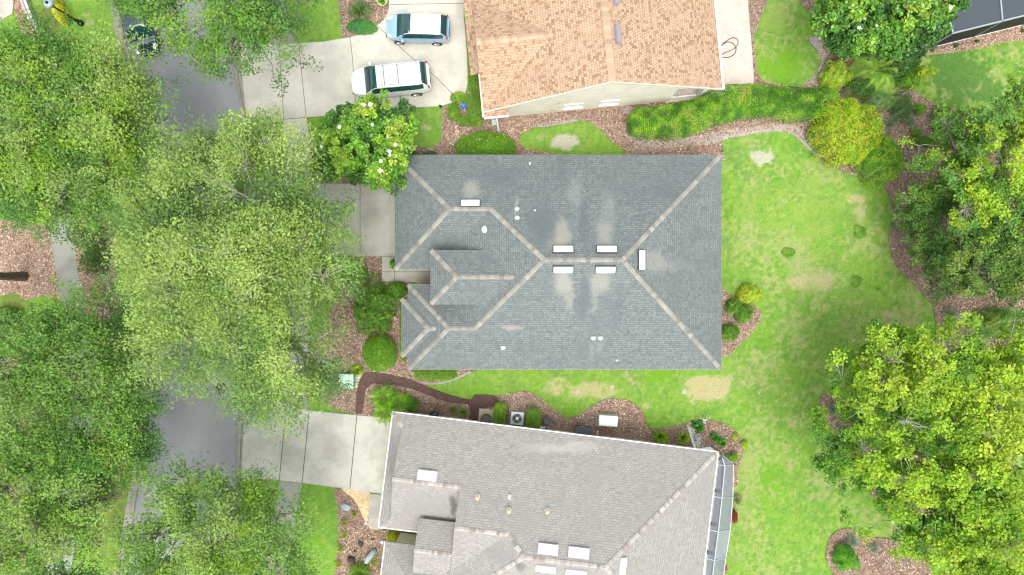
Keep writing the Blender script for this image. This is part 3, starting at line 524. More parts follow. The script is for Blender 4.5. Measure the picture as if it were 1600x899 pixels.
for px, py, P, r, h in ((808, 327, PN, .06, .3), (808, 341, PN, .07, .35), (758, 358.5, PWm, .10, .22), (927, 528, PS, .07, .28), (938, 528, PS, .07, .28), (786, 543, PS, .07, .28), (828, 256, PN, .035, .2), (836, 329, PN, .03, .2), (964, 563, PS, .035, .2)):
    vent(HM, onroof(px, py, P), r, h)

# --- the pale-roofed house at the bottom
BO = Vector((-7.32, -7.68, 0)); ba = R(-7.0); bu = Vector((math.cos(ba), math.sin(ba), 0)); bv = Vector((math.sin(ba), -math.cos(ba), 0))
def bl(a, b, z=0.0): return tuple(BO+bu*a+bv*b+Vector((0, 0, z)))
HB = thing('house', bl(10, 6.6), 'pale grey-tan shingle house with dark screened porch, at the bottom edge', 'house', rz=ba)
bfp = [bl(*p)[:2] for p in ((.45, .45), (19.7, .45), (19.7, 12.8), (1.0, 12.8), (1.0, 8.4), (4.9, 8.4), (4.9, 6.7), (.45, 6.7))]; BUILT.append([bl(*p)[:2] for p in ((.2, .2), (19.8, .2), (19.8, 14), (.2, 14))])
G().prism(bfp, -.1, 2.86).mk('wall', CREAM, HB)
q = lambda a, b, z: bl(a, b, z)
bA = q(8.86, 6.6, 6.3); bB = q(13.54, 6.6, 6.3); bC = q(7.86, 5.6, 5.8); bD = q(4.74, 5.6, 5.8); bG = q(4.74, 3.55, 4.775); bH = q(.7, 3.55, 4.775)
RB = roof_mesh('roof', [[q(0, 0, 3), q(20.14, 0, 3), bB, bA, bC, bD, bG, bH, q(.7, .7, 3.35)], [q(0, 0, 3), q(.7, .7, 3.35), q(.7, 6.4, 3.35), q(0, 7.1, 3)],
    [bH, bG, q(4.74, 7.1, 3), q(0, 7.1, 3), q(.7, 6.4, 3.35)], [bD, bC, q(4.74, 8.72, 4.24)], [bC, bA, q(4.86, 10.6, 4.3), q(3.86, 9.6, 3.8)],
    [q(.5, 7.96, 3), q(5.5, 7.96, 3), q(5.5, 10.58, 4.31), q(3.12, 10.58, 4.31)], [q(.5, 7.96, 3), q(3.12, 10.58, 4.31), q(.5, 13.2, 3)],
    [q(.5, 13.2, 3), q(20.14, 13.2, 3), bB, bA, q(4.86, 10.6, 4.3), q(3.1, 10.6, 4.3)], [q(20.14, 0, 3), q(20.14, 13.2, 3), bB]], ROOF_LIGHT, HB)
RB2 = roof_mesh('entry_roof', [[q(2.5, 5.92, 3.98), q(4.72, 5.92, 3.98), q(4.72, 7.55, 4.8), q(2.5, 7.55, 4.8)], [q(2.5, 7.55, 4.8), q(4.72, 7.55, 4.8), q(4.72, 9.2, 3.98), q(2.5, 9.2, 3.98)]], ROOF_LIGHT, HB, .14)
PALB = [(.34, .305, .27), (.38, .36, .33), (.27, .23, .195), (.39, .375, .345), (.32, .305, .28)]
ridge_caps(RB, [(bH, bG, 0), (bD, bC, 0), (bC, bA, 1), (bA, bB, 0), (q(20.14, 0, 3), bB, 1), (q(20.14, 13.2, 3), bB, 1), (q(4.86, 10.6, 4.3), bA, 1), (q(0, 0, 3), q(.7, .7, 3.35), 1)], PALB, .13, .17)
ridge_caps(RB2, [(q(2.5, 7.55, 4.8), q(4.72, 7.55, 4.8), 0)], PALB, .13, .17)
G().add([q(4.76, 3.5, 4.5), q(4.76, 7.7, 2.9), q(4.76, 7.7, 4.6), q(4.76, 5.6, 5.64), q(4.76, 3.6, 4.62)], [(0, 1, 2, 3, 4)]).mk('gable_wall', CREAM, HB)
G().add([q(.71, .7, 3.2), q(.71, 6.4, 3.2), q(.71, 3.55, 4.62)], [(0, 1, 2)]).mk('gable_wall', CREAM, HB)
G().prism([bl(*p)[:2] for p in ((2.7, 6.1), (4.7, 6.1), (4.7, 9.0), (2.7, 9.0))], 2.88, 3.86).mk('entry_wall', CREAM, HB)
edge_boxes('gutter', RB, [(q(0, 0, 3), q(20.14, 0, 3)), (q(0, 0, 3), q(0, 7.1, 3)), (q(0, 7.1, 3), q(2.6, 7.1, 3)), (q(.5, 7.96, 3), q(2.6, 7.96, 3)), (q(.5, 7.96, 3), q(.5, 13.2, 3)), (q(20.14, 0, 3), q(20.14, 13.2, 3))], simple('gutter_offwhite', (.62, .62, .60), .5), .065, .10, -.05, .03, bl(10, 6, 3))
G().beam(bl(18.75, -.02, 2.9), bl(18.85, -.9, .35), .09, .09).beam(bl(18.85, -.9, .35), bl(18.86, -.95, .05), .09, .09).mk('downspout', WHITE, HB)
Gd = G()
for k in range(1): Gd.box(bl(-.0+.48, 3.6, 1.15), (.06, 4.9, 2.2), rz=ba)
Gd.mk('garage_door', WHITE, HB)
for a in (4, 9, 14): window(HB, bl(a, .45, 1.5), tuple(bu), 1.2, 1.2, tuple(-bv))
def bplane(fn):
    def f(px, py):
        z = 5.0
        for _ in range(40):
            x, y = W(px, py, z); d = Vector((x, y, 0))-BO; z = fn(d.dot(bu), d.dot(bv))
        return (x, y, z)
    return f
bN = bplane(lambda a, b: 3+.5*b); bS = bplane(lambda a, b: 3+.5*(13.2-b)); bE = bplane(lambda a, b: 3+.5*(20.14-a))
nN = (Vector((0, 0, 1))-bv*.5).normalized(); nS = (Vector((0, 0, 1))+bv*.5).normalized(); nE = (Vector((0, 0, 1))+bu*.5).normalized()
for px, py, f, n, al, L, w in ((667.5, 743.5, bN, nN, bu, 1.12, .55), (856, 858.5, bN, nN, bu, 1.1, .55), (904, 864, bN, nN, bu, 1.15, .55), (852.5, 887.5, bS, nS, bu, 1.1, .42), (900, 894, bS, nS, bu, 1.15, .42), (972, 886, bE, nE, bv, 1.1, .36)):
    skylight(HB, f(px, py), al, n, L, w, CURBP)
ORC = simple('vent_cap_tan', (.62, .45, .24), .6, var=.2)
for px, py in ((746, 776), (795, 797), (855, 798)): vent(HB, bN(px, py), .07, .25, WHITE, ORC)
vent(HB, bN(796, 775), .05, .55)
# --- the tan-roofed house at the top
TO = Vector((-1.73, 10.82, 0)); ta = R(5.5); tu = Vector((math.cos(ta), math.sin(ta), 0)); tv = Vector((-math.sin(ta), math.cos(ta), 0))
def tl(a, b, z=0.0): return tuple(TO+tu*a+tv*b+Vector((0, 0, z)))
HT = thing('house', tl(7.4, 6), 'tan shingle house with cream gable wall behind the two parked cars', 'house', rz=ta)
BUILT.append([tl(*p)[:2] for p in ((.3, .3), (14.4, .3), (14.4, 18), (.3, 18))])
G().prism([tl(*p)[:2] for p in ((.45, .28), (12.1, .28), (12.1, 3.0), (14.3, 3.0), (14.3, 17), (.45, 17))], -.1, 2.86).mk('wall', CREAM, HT)
G().prism([tl(*p)[:2] for p in ((.5, .28), (14.25, .28), (7.375, .28))], 2.8, 2.81)
gw = G(); tri = [(.40, 2.84), (14.35, 2.84), (7.375, 6.52)]; gw.add([tl(a, .27, z) for a, z in tri]+[tl(a, .42, z) for a, z in tri], [(0, 1, 2), (5, 4, 3), (0, 2, 5, 3), (1, 4, 5, 2)]).mk('gable_wall', CREAM, HT)
S_ = .515; T1 = tl(7.375, 0, 6.8); T2 = tl(7.375, 17.4, 6.8); wr = 5.3
RT = roof_mesh('roof', [[tl(0, 0, 3), T1, T2, tl(0, 17.4, 3)], [tl(14.75, 0, 3), T1, T2, tl(14.75, 17.4, 3)]], ROOF_TAN, HT)
RT2 = roof_mesh('cross_roof', [[tl(-.02, -.02, 3.01), tl(-.02, 3.5, wr), tl(4.48, 3.5, wr)], [tl(-.02, 7.02, 3.01), tl(-.02, 3.5, wr), tl(4.48, 3.5, wr)]], ROOF_TAN, HT, .12)
RT3 = roof_mesh('lower_roof', [[tl(-.62, 2.4, 2.62), tl(-.62, 9, 2.62), tl(.3, 9, 3.0), tl(.3, 2.4, 3.0)]], ROOF_TAN, HT, .12)
RT4 = roof_mesh('return_roof', [[tl(0, -.28, 2.80), tl(1.5, -.28, 2.80), tl(1.5, .3, 3.05), tl(0, .3, 3.05)]], ROOF_TAN, HT, .1)
PALT = [(.42, .30, .20), (.46, .335, .23), (.38, .265, .175), (.44, .32, .215)]
ridge_caps(RT, [(T1, T2, 0)], PALT, .20, .26, .42); ridge_caps(RT2, [(tl(0, 3.5, wr), tl(4.48, 3.5, wr), 0)], PALT, .18, .26, .5)
edge_boxes('rake_board', RT, [(tl(0, 0, 3), T1), (T1, tl(14.75, 0, 3))], simple('rake_cream', (.70, .62, .50), .6), .05, .18, -.10, .02, tl(7, 8, 4))
edge_boxes('gutter', RT, [(tl(0, -.3, 3), tl(0, 2.3, 3)), (tl(14.75, 0, 3), tl(14.75, 17.4, 3)), (tl(0, -.3, 2.84), tl(1.5, -.3, 2.84))], WHITE, .12, .12, -.05, .06, tl(7, 8, 3))
G().beam(tl(.75, -.36, 2.7), tl(.80, -.75, .3), .09, .09).mk('downspout', WHITE, HT)
for px in (893, 949):
    x, y = W(px, 160, 0); d = Vector((x, y, 0))-TO; window(HT, tl(d.dot(tu)*.99, .28, 1.35), tuple(tu), 1.15, .75, tuple(-tv), pane=simple('white_blind', (.7, .7, .68), .4))
G().box(tl(14.1, .5, 1.43), (.3, .3, 2.86), rz=ta).mk('porch_column', WHITE, HT); G().box(tl(13.3, 2.97, 1.1), (1.6, .05, 2.1), rz=ta).mk('patio_door', GLASS, HT)
G().box(tl(13.1, .45, .32), (1.7, .08, .06), rz=ta).box(tl(12.6, .45, .6), (.05, .05, 1.2), rz=ta).mk('porch_rail', WHITE, HT)
VM = simple('vent_grey_mauve', (.26, .235, .26), .5)
def tplane(px, py, right=True):
    z = 5
    for _ in range(40):
        x, y = W(px, py, z); d = Vector((x, y, 0))-TO; a = d.dot(tu); z = 3+S_*(14.75-a if right else a)
    return Vector((x, y, z))
for px, py in ((964, 54), (960, -7)):
    c = tplane(px, py); n = (Vector((0, 0, 1))+tu*S_).normalized(); al = tv; s = n.cross(al).normalized(); G().box(c+n*.10, (1.2, .34, .2), M=Matrix((al, s, n)).transposed(), taper=.85).mk('roof_vent', VM, HT)
IVY = simple('dry_vine', (.50, .44, .30), .9, var=.2)
g = G(); random.seed(3); vx = (Vector((*W(862, 168), 0))-TO).dot(tu)
for k in range(14):
    a = vx+random.uniform(-.45, .45); z = random.uniform(.1, 2.2); g.tube([tl(a, .24, z), tl(a+random.uniform(-.2, .2), .235, z+.25), tl(a+random.uniform(-.3, .3), .24, z+.5)], .012, 4)
tag(g.mk('climbing_vine', IVY, origin=tl(vx, .2, 0)), 'thin pale vine climbing the cream gable wall', 'vine')
random.seed(7)

# ------------------------------------------------------------------ screen enclosures
def screenmat(name, col, alpha):
    m, nt, b, N, L = newmat(name); b.inputs['Base Color'].default_value = (*col, 1); b.inputs['Roughness'].default_value = .7
    t = node(nt, 'ShaderNodeBsdfTransparent'); ms = node(nt, 'ShaderNodeMixShader'); ms.inputs[0].default_value = alpha
    L.new(t.outputs[0], ms.inputs[1]); L.new(b.outputs[0], ms.inputs[2]); L.new(ms.outputs[0], N['Material Output'].inputs['Surface']); return m
SCRG = screenmat('screen_grey', (.30, .34, .38), .62); SCRL = screenmat('screen_light', (.28, .31, .345), .5); SCRI = screenmat('screen_inner', (.09, .105, .12), .78); SCRD = screenmat('screen_dark', (.012, .014, .016), .86)
ALU = simple('white_aluminium', (.30, .33, .35), .4, .2); BRZ = simple('bronze_beam', (.05, .055, .06), .5, .2); DECK = simple('pool_deck', (.66, .68, .67), .7, var=.05)
# beside the bottom house: mansard screen roof
LZ = thing('screen_enclosure', bl(20.9, 5), 'long narrow white framed screened porch along the pale-roofed house', 'screened porch', rz=ba)
outer = [(1129, 712, .0), (1146, 726, 0), (1145, 776, 0), (1141, 828, 0), (1134, 872, 0), (1127, 930, 0)]
top_o = [W3(*p[:2], 2.5) for p in outer]
inn = []
for p in top_o:
    d = Vector(p)-BO; inn.append(bl(20.28, max(.1, d.dot(bv)), 3.0))
flo = G(); flo.prism([Vector(p)[:2] for p in [bl(20.2, .3), *[(a*45/42.5*.985, b*45/42.5*.985) for a, b, _ in top_o], bl(20.2, 12)]] if False else [bl(19.75, .5)[:2]]+[(a, b) for a, b, _ in top_o]+[bl(19.75, top_o[-1][2]+9.5)[:2]], 0, .1)
NOTLAWN.append([bl(19.75, .5)[:2]]+[(a, b) for a, b, _ in top_o]+[bl(19.75, 12)[:2]])
flo.mk('deck', DECK, LZ)
mid = [tuple(Vector(i).lerp(Vector(t), .30)+Vector((0, 0, .32))) for i, t in zip(inn, top_o)]
fr = G()
for L_ in (top_o, mid): [fr.beam(L_[i], L_[i+1], .05, .05) for i in range(len(L_)-1)]
for i in range(1, len(top_o)):
    fr.beam(inn[i], mid[i], .06, .06).beam(mid[i], top_o[i], .06, .06).beam(top_o[i], (top_o[i][0], top_o[i][1], 0), .07, .07)
fr.beam(inn[0], top_o[0], .07, .07).beam(top_o[0], (top_o[0][0], top_o[0][1], 0), .07, .07); fr.mk('frame', ALU, LZ)
for i in range(len(top_o)-1):
    s1_ = G().add([inn[i], inn[i+1], mid[i+1], mid[i]], [(0, 1, 2, 3)]).mk('screen_panel', SCRI, LZ)
    G().add([mid[i], mid[i+1], top_o[i+1], top_o[i]], [(0, 1, 2, 3)]).mk('screen_panel', SCRL if i != 3 else SCRG, LZ)
    G().add([top_o[i], top_o[i+1], (*top_o[i+1][:2], .1), (*top_o[i][:2], .1)], [(0, 1, 2, 3)]).mk('screen_panel', SCRG, LZ)
for i in range(1, len(top_o)-1):
    c = Vector(mid[i]); G().beam(Vector(inn[i])+Vector((0, .32, -.25)), c+Vector((0, .32, -.35)), .2, .12).mk('cross_beam', BRZ, LZ)
# top right: dark screened pool cage
CZ = thing('screen_enclosure', W(1540, 20), 'dark screened pool cage with grey roof panels, top right corner', 'pool cage')
kk = 45/42.2
p0 = W(1446, 77); p1 = W(1680, 19); p2 = (p1[0]+2.0, p1[1]+7.5); p3 = (p0[0]+.0-1.9, p0[1]+7.0)
BUILT.append([p0, p1, p2, p3]); zc = 2.8
slab('pool_deck', [p0, p1, p2, p3], .09, simple('dark_deck', (.075, .065, .06), .8, var=.3)); g = G(); cs = [p0, p1, p2, p3]
for i in range(4): g.beam((*cs[i], zc), (*cs[(i+1) % 4], zc), .09, .09); g.beam((*cs[i], 0), (*cs[i], zc), .08, .08)
for t in (.31, .64):
    a = Vector((*p0, zc)).lerp(Vector((*p1, zc)), t); b = Vector((*p3, zc)).lerp(Vector((*p2, zc)), t); g.beam(a, b, .09, .09); g.beam(a, (a.x, a.y, 0), .07, .07)
g.mk('frame', simple('grey_blue_beam', (.30, .34, .37), .5, .2), CZ)
G().beam((*p0, .11), (*p1, .11), .06, .05).mk('sill', WHITE, CZ)
for i in range(4):
    a, b = cs[i], cs[(i+1) % 4]; G().add([(*a, .1), (*b, .1), (*b, zc-.05), (*a, zc-.05)], [(0, 1, 2, 3)]).mk('screen_wall', SCRD, CZ)
G().add([(*c, zc-.02) for c in cs], [(0, 1, 2, 3)]).mk('screen_roof', screenmat('screen_roof', (.055, .07, .085), .86), CZ)

# ------------------------------------------------------------------ cars
TYRE = simple('tyre_rubber', (.02, .02, .02), .85); RIM = simple('alloy_rim', (.55, .56, .57), .3, .8); CARGL = simple('car_glass', (.012, .055, .05), .06, spec=.9)
RED = simple('tail_lamp', (.35, .01, .02), .2, spec=.8); LAMPG = simple('head_lamp', (.75, .8, .85), .12, spec=.9); BLKP = simple('black_trim', (.015, .015, .017), .5)
def car(name, loc, rz, paint, label, Lc, Wd, Ht, roofx, wsx, rwx, rack=False, beltz=.92, wheel=.31, group=None, roofpaint=None):
    """x forward; roofx=(rear,front) of the flat roof; wsx=front foot of the windscreen; rwx=rear foot of the rear window"""
    root = thing(name, (*loc, .062), label, 'car', group, rz)
    nx_ = 61; X = np.linspace(-Lc/2, Lc/2, nx_)
    def sm(t): t = np.clip(t, 0, 1); return t*t*(3-2*t)
    hood = beltz-.02-.30*sm((X-wsx)/(Lc/2-wsx))**1.5; tail = beltz-.02
    top = np.where(X > wsx, hood, np.where(X > roofx[1], beltz+(Ht-beltz)*np.sin(np.clip((wsx-X)/(wsx-roofx[1]), 0, 1)*np.pi/2)**.9, np.where(X > roofx[0], Ht+.03*np.cos((X-np.mean(roofx))/(roofx[1]-roofx[0])*np.pi)-.03, np.where(X > rwx, beltz+.05+(Ht-beltz-.05)*np.sin(np.clip((X-rwx)/(roofx[0]-rwx), 0, 1)*np.pi/2), tail))))
    u = X/(Lc/2); wid = Wd/2*(1-.30*np.clip(u-.52, 0, 1)**1.6*4.0-.16*np.clip(-u-.60, 0, 1)**1.8*4.5); wid = wid*(1-.35*np.clip((abs(u)-.965)/.035, 0, 1)**2)
    belt = np.minimum(beltz+.04*(u < 0), top-.005); cab = np.clip((top-belt)/(Ht-beltz), 0, 1)
    wr = wid*(.93-.19*cab); sill = .20+.16*np.clip((abs(u)-.9)/.1, 0, 1)
    rows = []
    for s in (-1, 1):
        pass
    rings = []
    for i in range(nx_):
        w_, z_, b_, t_, r_ = wid[i], sill[i], belt[i], top[i], wr[i]; h = b_-z_
        half = [(w_*.90, z_), (w_*.985, z_+h*.18), (w_, z_+h*.42), (w_*.995, z_+h*.66), (w_*.975, z_+h*.88), (w_*.955, b_-.005)]
        half += [(w_*.955+(r_-w_*.955)*t, b_+(t_-.07*cab[i]-b_)*t) for t in (.15, .55, .95)]
        half += [(r_*.97, t_-.05*cab[i]), (r_*.88, t_-.018*cab[i]), (r_*.6, t_-.006), (r_*.3, t_), (0, t_+.004)]
        ring = [(X[i], y, z) for y, z in half]+[(X[i], -y, z) for y, z in half[-2::-1]]; rings.append(ring)
    nr = len(rings[0]); M = ROOT[root.name]; V = [M @ Vector(p) for r in rings for p in r]
    body, glass, wind, rear = [], {'l': [], 'r': []}, [], []
    for i in range(nx_-1):
        xm = (X[i]+X[i+1])/2
        for j in range(nr-1):
            f = (i*nr+j, (i+1)*nr+j, (i+1)*nr+j+1, i*nr+j+1); jj = min(j, nr-2-j)
            if jj in (6, 7) and rwx+.30 < xm < wsx-.42 and (cab[i] > .35): glass['l' if j < nr/2 else 'r'].append(f)
            elif jj >= 10 and roofx[1]+.02 < xm < wsx-.02: wind.append(f)
            elif jj >= 9 and roofx[1]+.02 < xm < wsx-.02: wind.append(f)
            elif jj >= 9 and rwx+.06 < xm < roofx[0]-.03: rear.append(f)
            else: body.append(f)
    body.append(tuple(range(nr))[::-1]); body.append(tuple((nx_-1)*nr+k for k in range(nr)))
    def sub(nm, fs, mat, par=root):
        ids = sorted({k for f in fs for k in f}); mp = {k: i for i, k in enumerate(ids)}
        return mk(nm, [V[k] for k in ids], [[mp[k] for k in f] for f in fs], mat, par, True)
    bo = sub('body', body, paint); sub('windscreen', wind, CARGL); sub('rear_window', rear, CARGL); [sub('side_window', glass[k], CARGL) for k in 'lr']
    def P(x, y, z): return M @ Vector((x, y, z))
    # pillars, seams and trim that stand a few millimetres proud of the skin
    MZ = lambda sx, sy, sz, ang=0: M.to_3x3() @ Matrix.Rotation(ang, 3, 'Z')
    seam = simple('panel_gap', (.06, .065, .07), .6)
    for s in (-1, 1):
        for xx in (wsx-.62, (wsx+rwx)/2-.12, rwx+.85):
            g = G(); i = int((xx+Lc/2)/Lc*(nx_-1)); g.box(P(xx, s*(wid[i]*.995), .62), (.014, .012, .55), M=M.to_3x3()); g.mk('door_seam', seam, root)
    for s in (-1, 1):
        for xx in (Lc*.30, -Lc*.30):
            i = int((xx+Lc/2)/Lc*(nx_-1)); c = P(xx, s*(wid[i]-.085), wheel-.06)
            axis = M.to_3x3() @ Vector((0, 1, 0)); g = G(); a_ = c-axis*.10; b_ = c+axis*.10
            prof = [(-.10, wheel*.78), (-.09, wheel*.96), (-.04, wheel), (.04, wheel), (.09, wheel*.96), (.10, wheel*.78)]
            g.tube([c+axis*p for p, _ in prof], [r for _, r in prof], 28); wl = g.mk('wheel', TYRE, root, True)
            g = G(); o_ = c+axis*.104*s; g.tube([c+axis*.09*s, o_], [wheel*.66, wheel*.62], 20)
            ex = M.to_3x3() @ Vector((1, 0, 0))
            for k in range(5):
                an = k*2*math.pi/5; dd = ex*math.cos(an)+Vector((0, 0, 1))*math.sin(an); g.beam(o_+axis*.004*s, o_+axis*.004*s+dd*wheel*.6, .05, .02)
            g.mk('rim', RIM, wl)
            g = G(); a0 = c+axis*(.092)*s
            g.tube([a0-axis*.01*s, a0+axis*.004*s], [wheel*1.13, wheel*1.13], 28); g.mk('wheel_arch', BLKP, root)
        m_ = G(); i = int((wsx-.42+Lc/2)/Lc*(nx_-1)); m_.box(P(wsx-.42, s*(wid[i]+.10), beltz+.03), (.14, .20, .13), M=M.to_3x3() @ Matrix.Rotation(-.25*s, 3, 'Z')); mo = m_.mk('mirror', paint, root); bevel(mo, .03, 2)
        i = int(.90*(nx_-1)); h = G(); h.box(P(Lc*.425, s*wid[i]*.80, hood[i]-.055), (.42, .17, .07), M=M.to_3x3() @ Matrix.Rotation(-.42*s, 3, 'Z') @ Matrix.Rotation(.22, 3, 'Y')); ho = h.mk('headlight', LAMPG, root); bevel(ho, .03, 2)
        h = G(); h.box(P(-Lc*.475, s*Wd*.40, beltz+.06), (.12, .13, .34), M=M.to_3x3() @ Matrix.Rotation(.35*s, 3, 'Z')); ho = h.mk('tail_light', RED, root); bevel(ho, .03, 2)
    G().box(P(Lc/2-.03, 0, .47), (.08, Wd*.62, .16), M=M.to_3x3()).mk('grille', BLKP, root)
    G().box(P(-Lc/2+.10, 0, .52), (.20, Wd*.72, .20), M=M.to_3x3()).mk('bumper', paint, root)
    g = G()
    for y0 in (.1, -.45): g.tube([P(wsx-.05, y0, beltz+.05), P(wsx-.32, y0+.42, beltz+.27)], .012, 5)
    g.mk('wiper', BLKP, root)
    g = G(); g.box(P(roofx[0]+.25, 0, Ht+.03), (.06, .03, .05), M=M.to_3x3()); g.mk('antenna', BLKP, root)
    # seats and dash under the glass show through the windscreen
    if rack:
        for s in (-1, 1):
            y = s*Wd*.315; pts = [P(roofx[0]+.12, y, Ht-.02), P(roofx[0]+.3, y, Ht+.055), P(roofx[1]-.35, y, Ht+.055), P(roofx[1]-.15, y, Ht-.02)]
            G().tube(pts, .022, 6).mk('roof_rail', GREYMET, root)
        for xx in (.27, -.62): G().beam(P(xx, -Wd*.32, Ht+.07), P(xx, Wd*.32, Ht+.07), .05, .03).mk('roof_bar', simple('roof_bar_grey', (.16, .17, .18), .5), root)
    return root
PW = simple('white_car_paint', (.72, .73, .75), .22, spec=.6, coat=.6); PB = simple('pale_blue_car_paint', (.30, .47, .66), .25, .25, coat=.6); PD = simple('dark_blue_car_paint', (.03, .05, .08), .18, .3, coat=.9)
v = W(611, 127); car('parked_car', W(611.5, 126.5, .6), R(180+5.5), PW, 'white minivan with dark roof rails and two cross bars, on the driveway', 5.1, 1.98, 1.72, (-2.05, .72), 1.62, -2.46, True, 1.02, .34)
car('parked_car', W(653, 45.5, .6), R(180-1.5), PB, 'small pale blue hatchback without roof rails, on the driveway', 4.1, 1.72, 1.52, (-1.55, .35), 1.32, -1.98, False, .93, .30)
for o in list(bpy.data.objects):
    if o.name.startswith('body') and o.parent and 'hatchback' in o.parent.get('label', ''):
        o.data.materials.append(simple('pale_blue_roof', (.66, .74, .84), .25, spec=.6, coat=.6)); M_ = o  # upper faces get a paler blue than the rest of the body
        for p in o.data.polygons:
            if p.center.z > 1.36: p.material_index = 1
car('parked_car', W(216, 34, .6), R(-72), PD, 'dark blue car half hidden under street trees on the road', 4.5, 1.80, 1.45, (-1.2, .45), 1.35, -1.95, False, .9, .32)

# ------------------------------------------------------------------ plants
def ortho(d):
    r = RNG.normal(size=d.shape); s = np.cross(d, r); return s/np.maximum(np.linalg.norm(s, axis=1), 1e-6)[:, None]
def leaves(C, D, N, L, Wl):
    """quads: centre, direction, normal, length, width (arrays)"""
    S = np.cross(N, D); S /= np.maximum(np.linalg.norm(S, axis=1), 1e-6)[:, None]; L = L[:, None]/2; Wl = Wl[:, None]/2
    V = np.stack([C-D*L, C+S*Wl+D*L*.15, C+D*L, C-S*Wl+D*L*.15], 1).reshape(-1, 3); return V, np.arange(len(C)*4).reshape(-1, 4)
def unit(a): return a/np.maximum(np.linalg.norm(a, axis=1), 1e-6)[:, None]
def leafcloud(C, n_per, spread, L, Wl, pal, wts, out=None, flat=.5, up=.9, clumpvar=.16, field=None, leafvar=.13, elong=1.6):
    """sprays of n_per leaves round every clump centre"""
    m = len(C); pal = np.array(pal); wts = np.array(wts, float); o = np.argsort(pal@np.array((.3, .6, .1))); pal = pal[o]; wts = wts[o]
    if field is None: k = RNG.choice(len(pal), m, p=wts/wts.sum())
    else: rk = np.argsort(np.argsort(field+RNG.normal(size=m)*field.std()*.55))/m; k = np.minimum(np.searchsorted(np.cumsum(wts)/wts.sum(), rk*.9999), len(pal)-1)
    base = pal[k]*RNG.uniform(1-clumpvar, 1+clumpvar, (m, 1))
    if out is None: out = RNG.normal(size=(m, 3))
    out = unit(out*np.array((1, 1, .35))); sd = unit(np.cross(out, np.array((0, 0, 1.))+RNG.normal(size=(m, 3))*.2)); upv = np.cross(sd, out)
    n = n_per*m; I = np.repeat(np.arange(m), n_per); q = np.clip(RNG.normal(size=(n, 3)), -1.7, 1.7)*.52; q[:, 0] *= elong; q[:, 1] *= .9; q[:, 2] *= flat
    sp = spread*RNG.uniform(.7, 1.25, m)[I][:, None]
    P = C[I]+(out[I]*q[:, :1]+sd[I]*q[:, 1:2]+upv[I]*q[:, 2:])*sp
    D = unit(out[I]*.6+RNG.normal(size=(n, 3))*.8); N = unit(RNG.normal(size=(n, 3))+np.array((0, 0, up)))
    sz = np.clip(RNG.lognormal(-.05, .28, n), .5, 1.6); V, F = leaves(P, D, N, L*sz*RNG.uniform(.85, 1.15, n), Wl*sz*RNG.uniform(.85, 1.15, n))
    T = np.clip(base[I]*RNG.uniform(1-leafvar, 1+leafvar, (n, 1)), 0, 1); return V, F, np.repeat(T, 4, 0)
def sinnoise(P, s, seed):
    r = np.random.default_rng(seed); v = np.zeros(len(P))
    for _ in range(7): v += np.sin(P@(r.normal(size=3)*s)+r.uniform(0, 6.3))
    return v/7
def farthest(P, k, seed=0):
    r = np.random.default_rng(seed); idx = [int(r.integers(len(P)))]; d = np.linalg.norm(P-P[idx[0]], axis=1)
    for _ in range(min(k, len(P))-1):
        j = int(d.argmax()); idx.append(j); d = np.minimum(d, np.linalg.norm(P-P[j], axis=1))
    return np.array(idx)
def limb_mesh(segs, n=5):
    """segs: list of (points (k,3), radii)"""
    V = []; F = []; b = 0; ang = np.arange(n)*2*np.pi/n
    for P, r in segs:
        P = np.asarray(P); d = unit(np.gradient(P, axis=0)); ref = np.where(abs(d[:, 2:]) < .9, np.array([[0, 0, 1.]]), np.array([[1., 0, 0]])); x = unit(np.cross(d, ref)); y = np.cross(d, x); r = np.asarray(r)[:, None, None]
        ring = P[:, None]+(x[:, None]*np.cos(ang)[None, :, None]+y[:, None]*np.sin(ang)[None, :, None])*r; V.append(ring.reshape(-1, 3))
        for i in range(len(P)-1):
            for k in range(n): F.append((b+i*n+k, b+i*n+(k+1) % n, b+(i+1)*n+(k+1) % n, b+(i+1)*n+k))
        b += len(P)*n
    return np.concatenate(V), np.array(F)
def bend(a, b, k, sag=.15, jit=.12, r=None):
    t = np.linspace(0, 1, k)[:, None]; L = np.linalg.norm(b-a); P = a*(1-t)+b*t; w = np.sin(t*np.pi)
    P = P+w*np.array((0, 0, sag*L))+w*RNG.normal(size=(1, 3))*jit*L*.6; P[1:-1] += RNG.normal(size=(k-2, 3))*jit*L*.12; return P
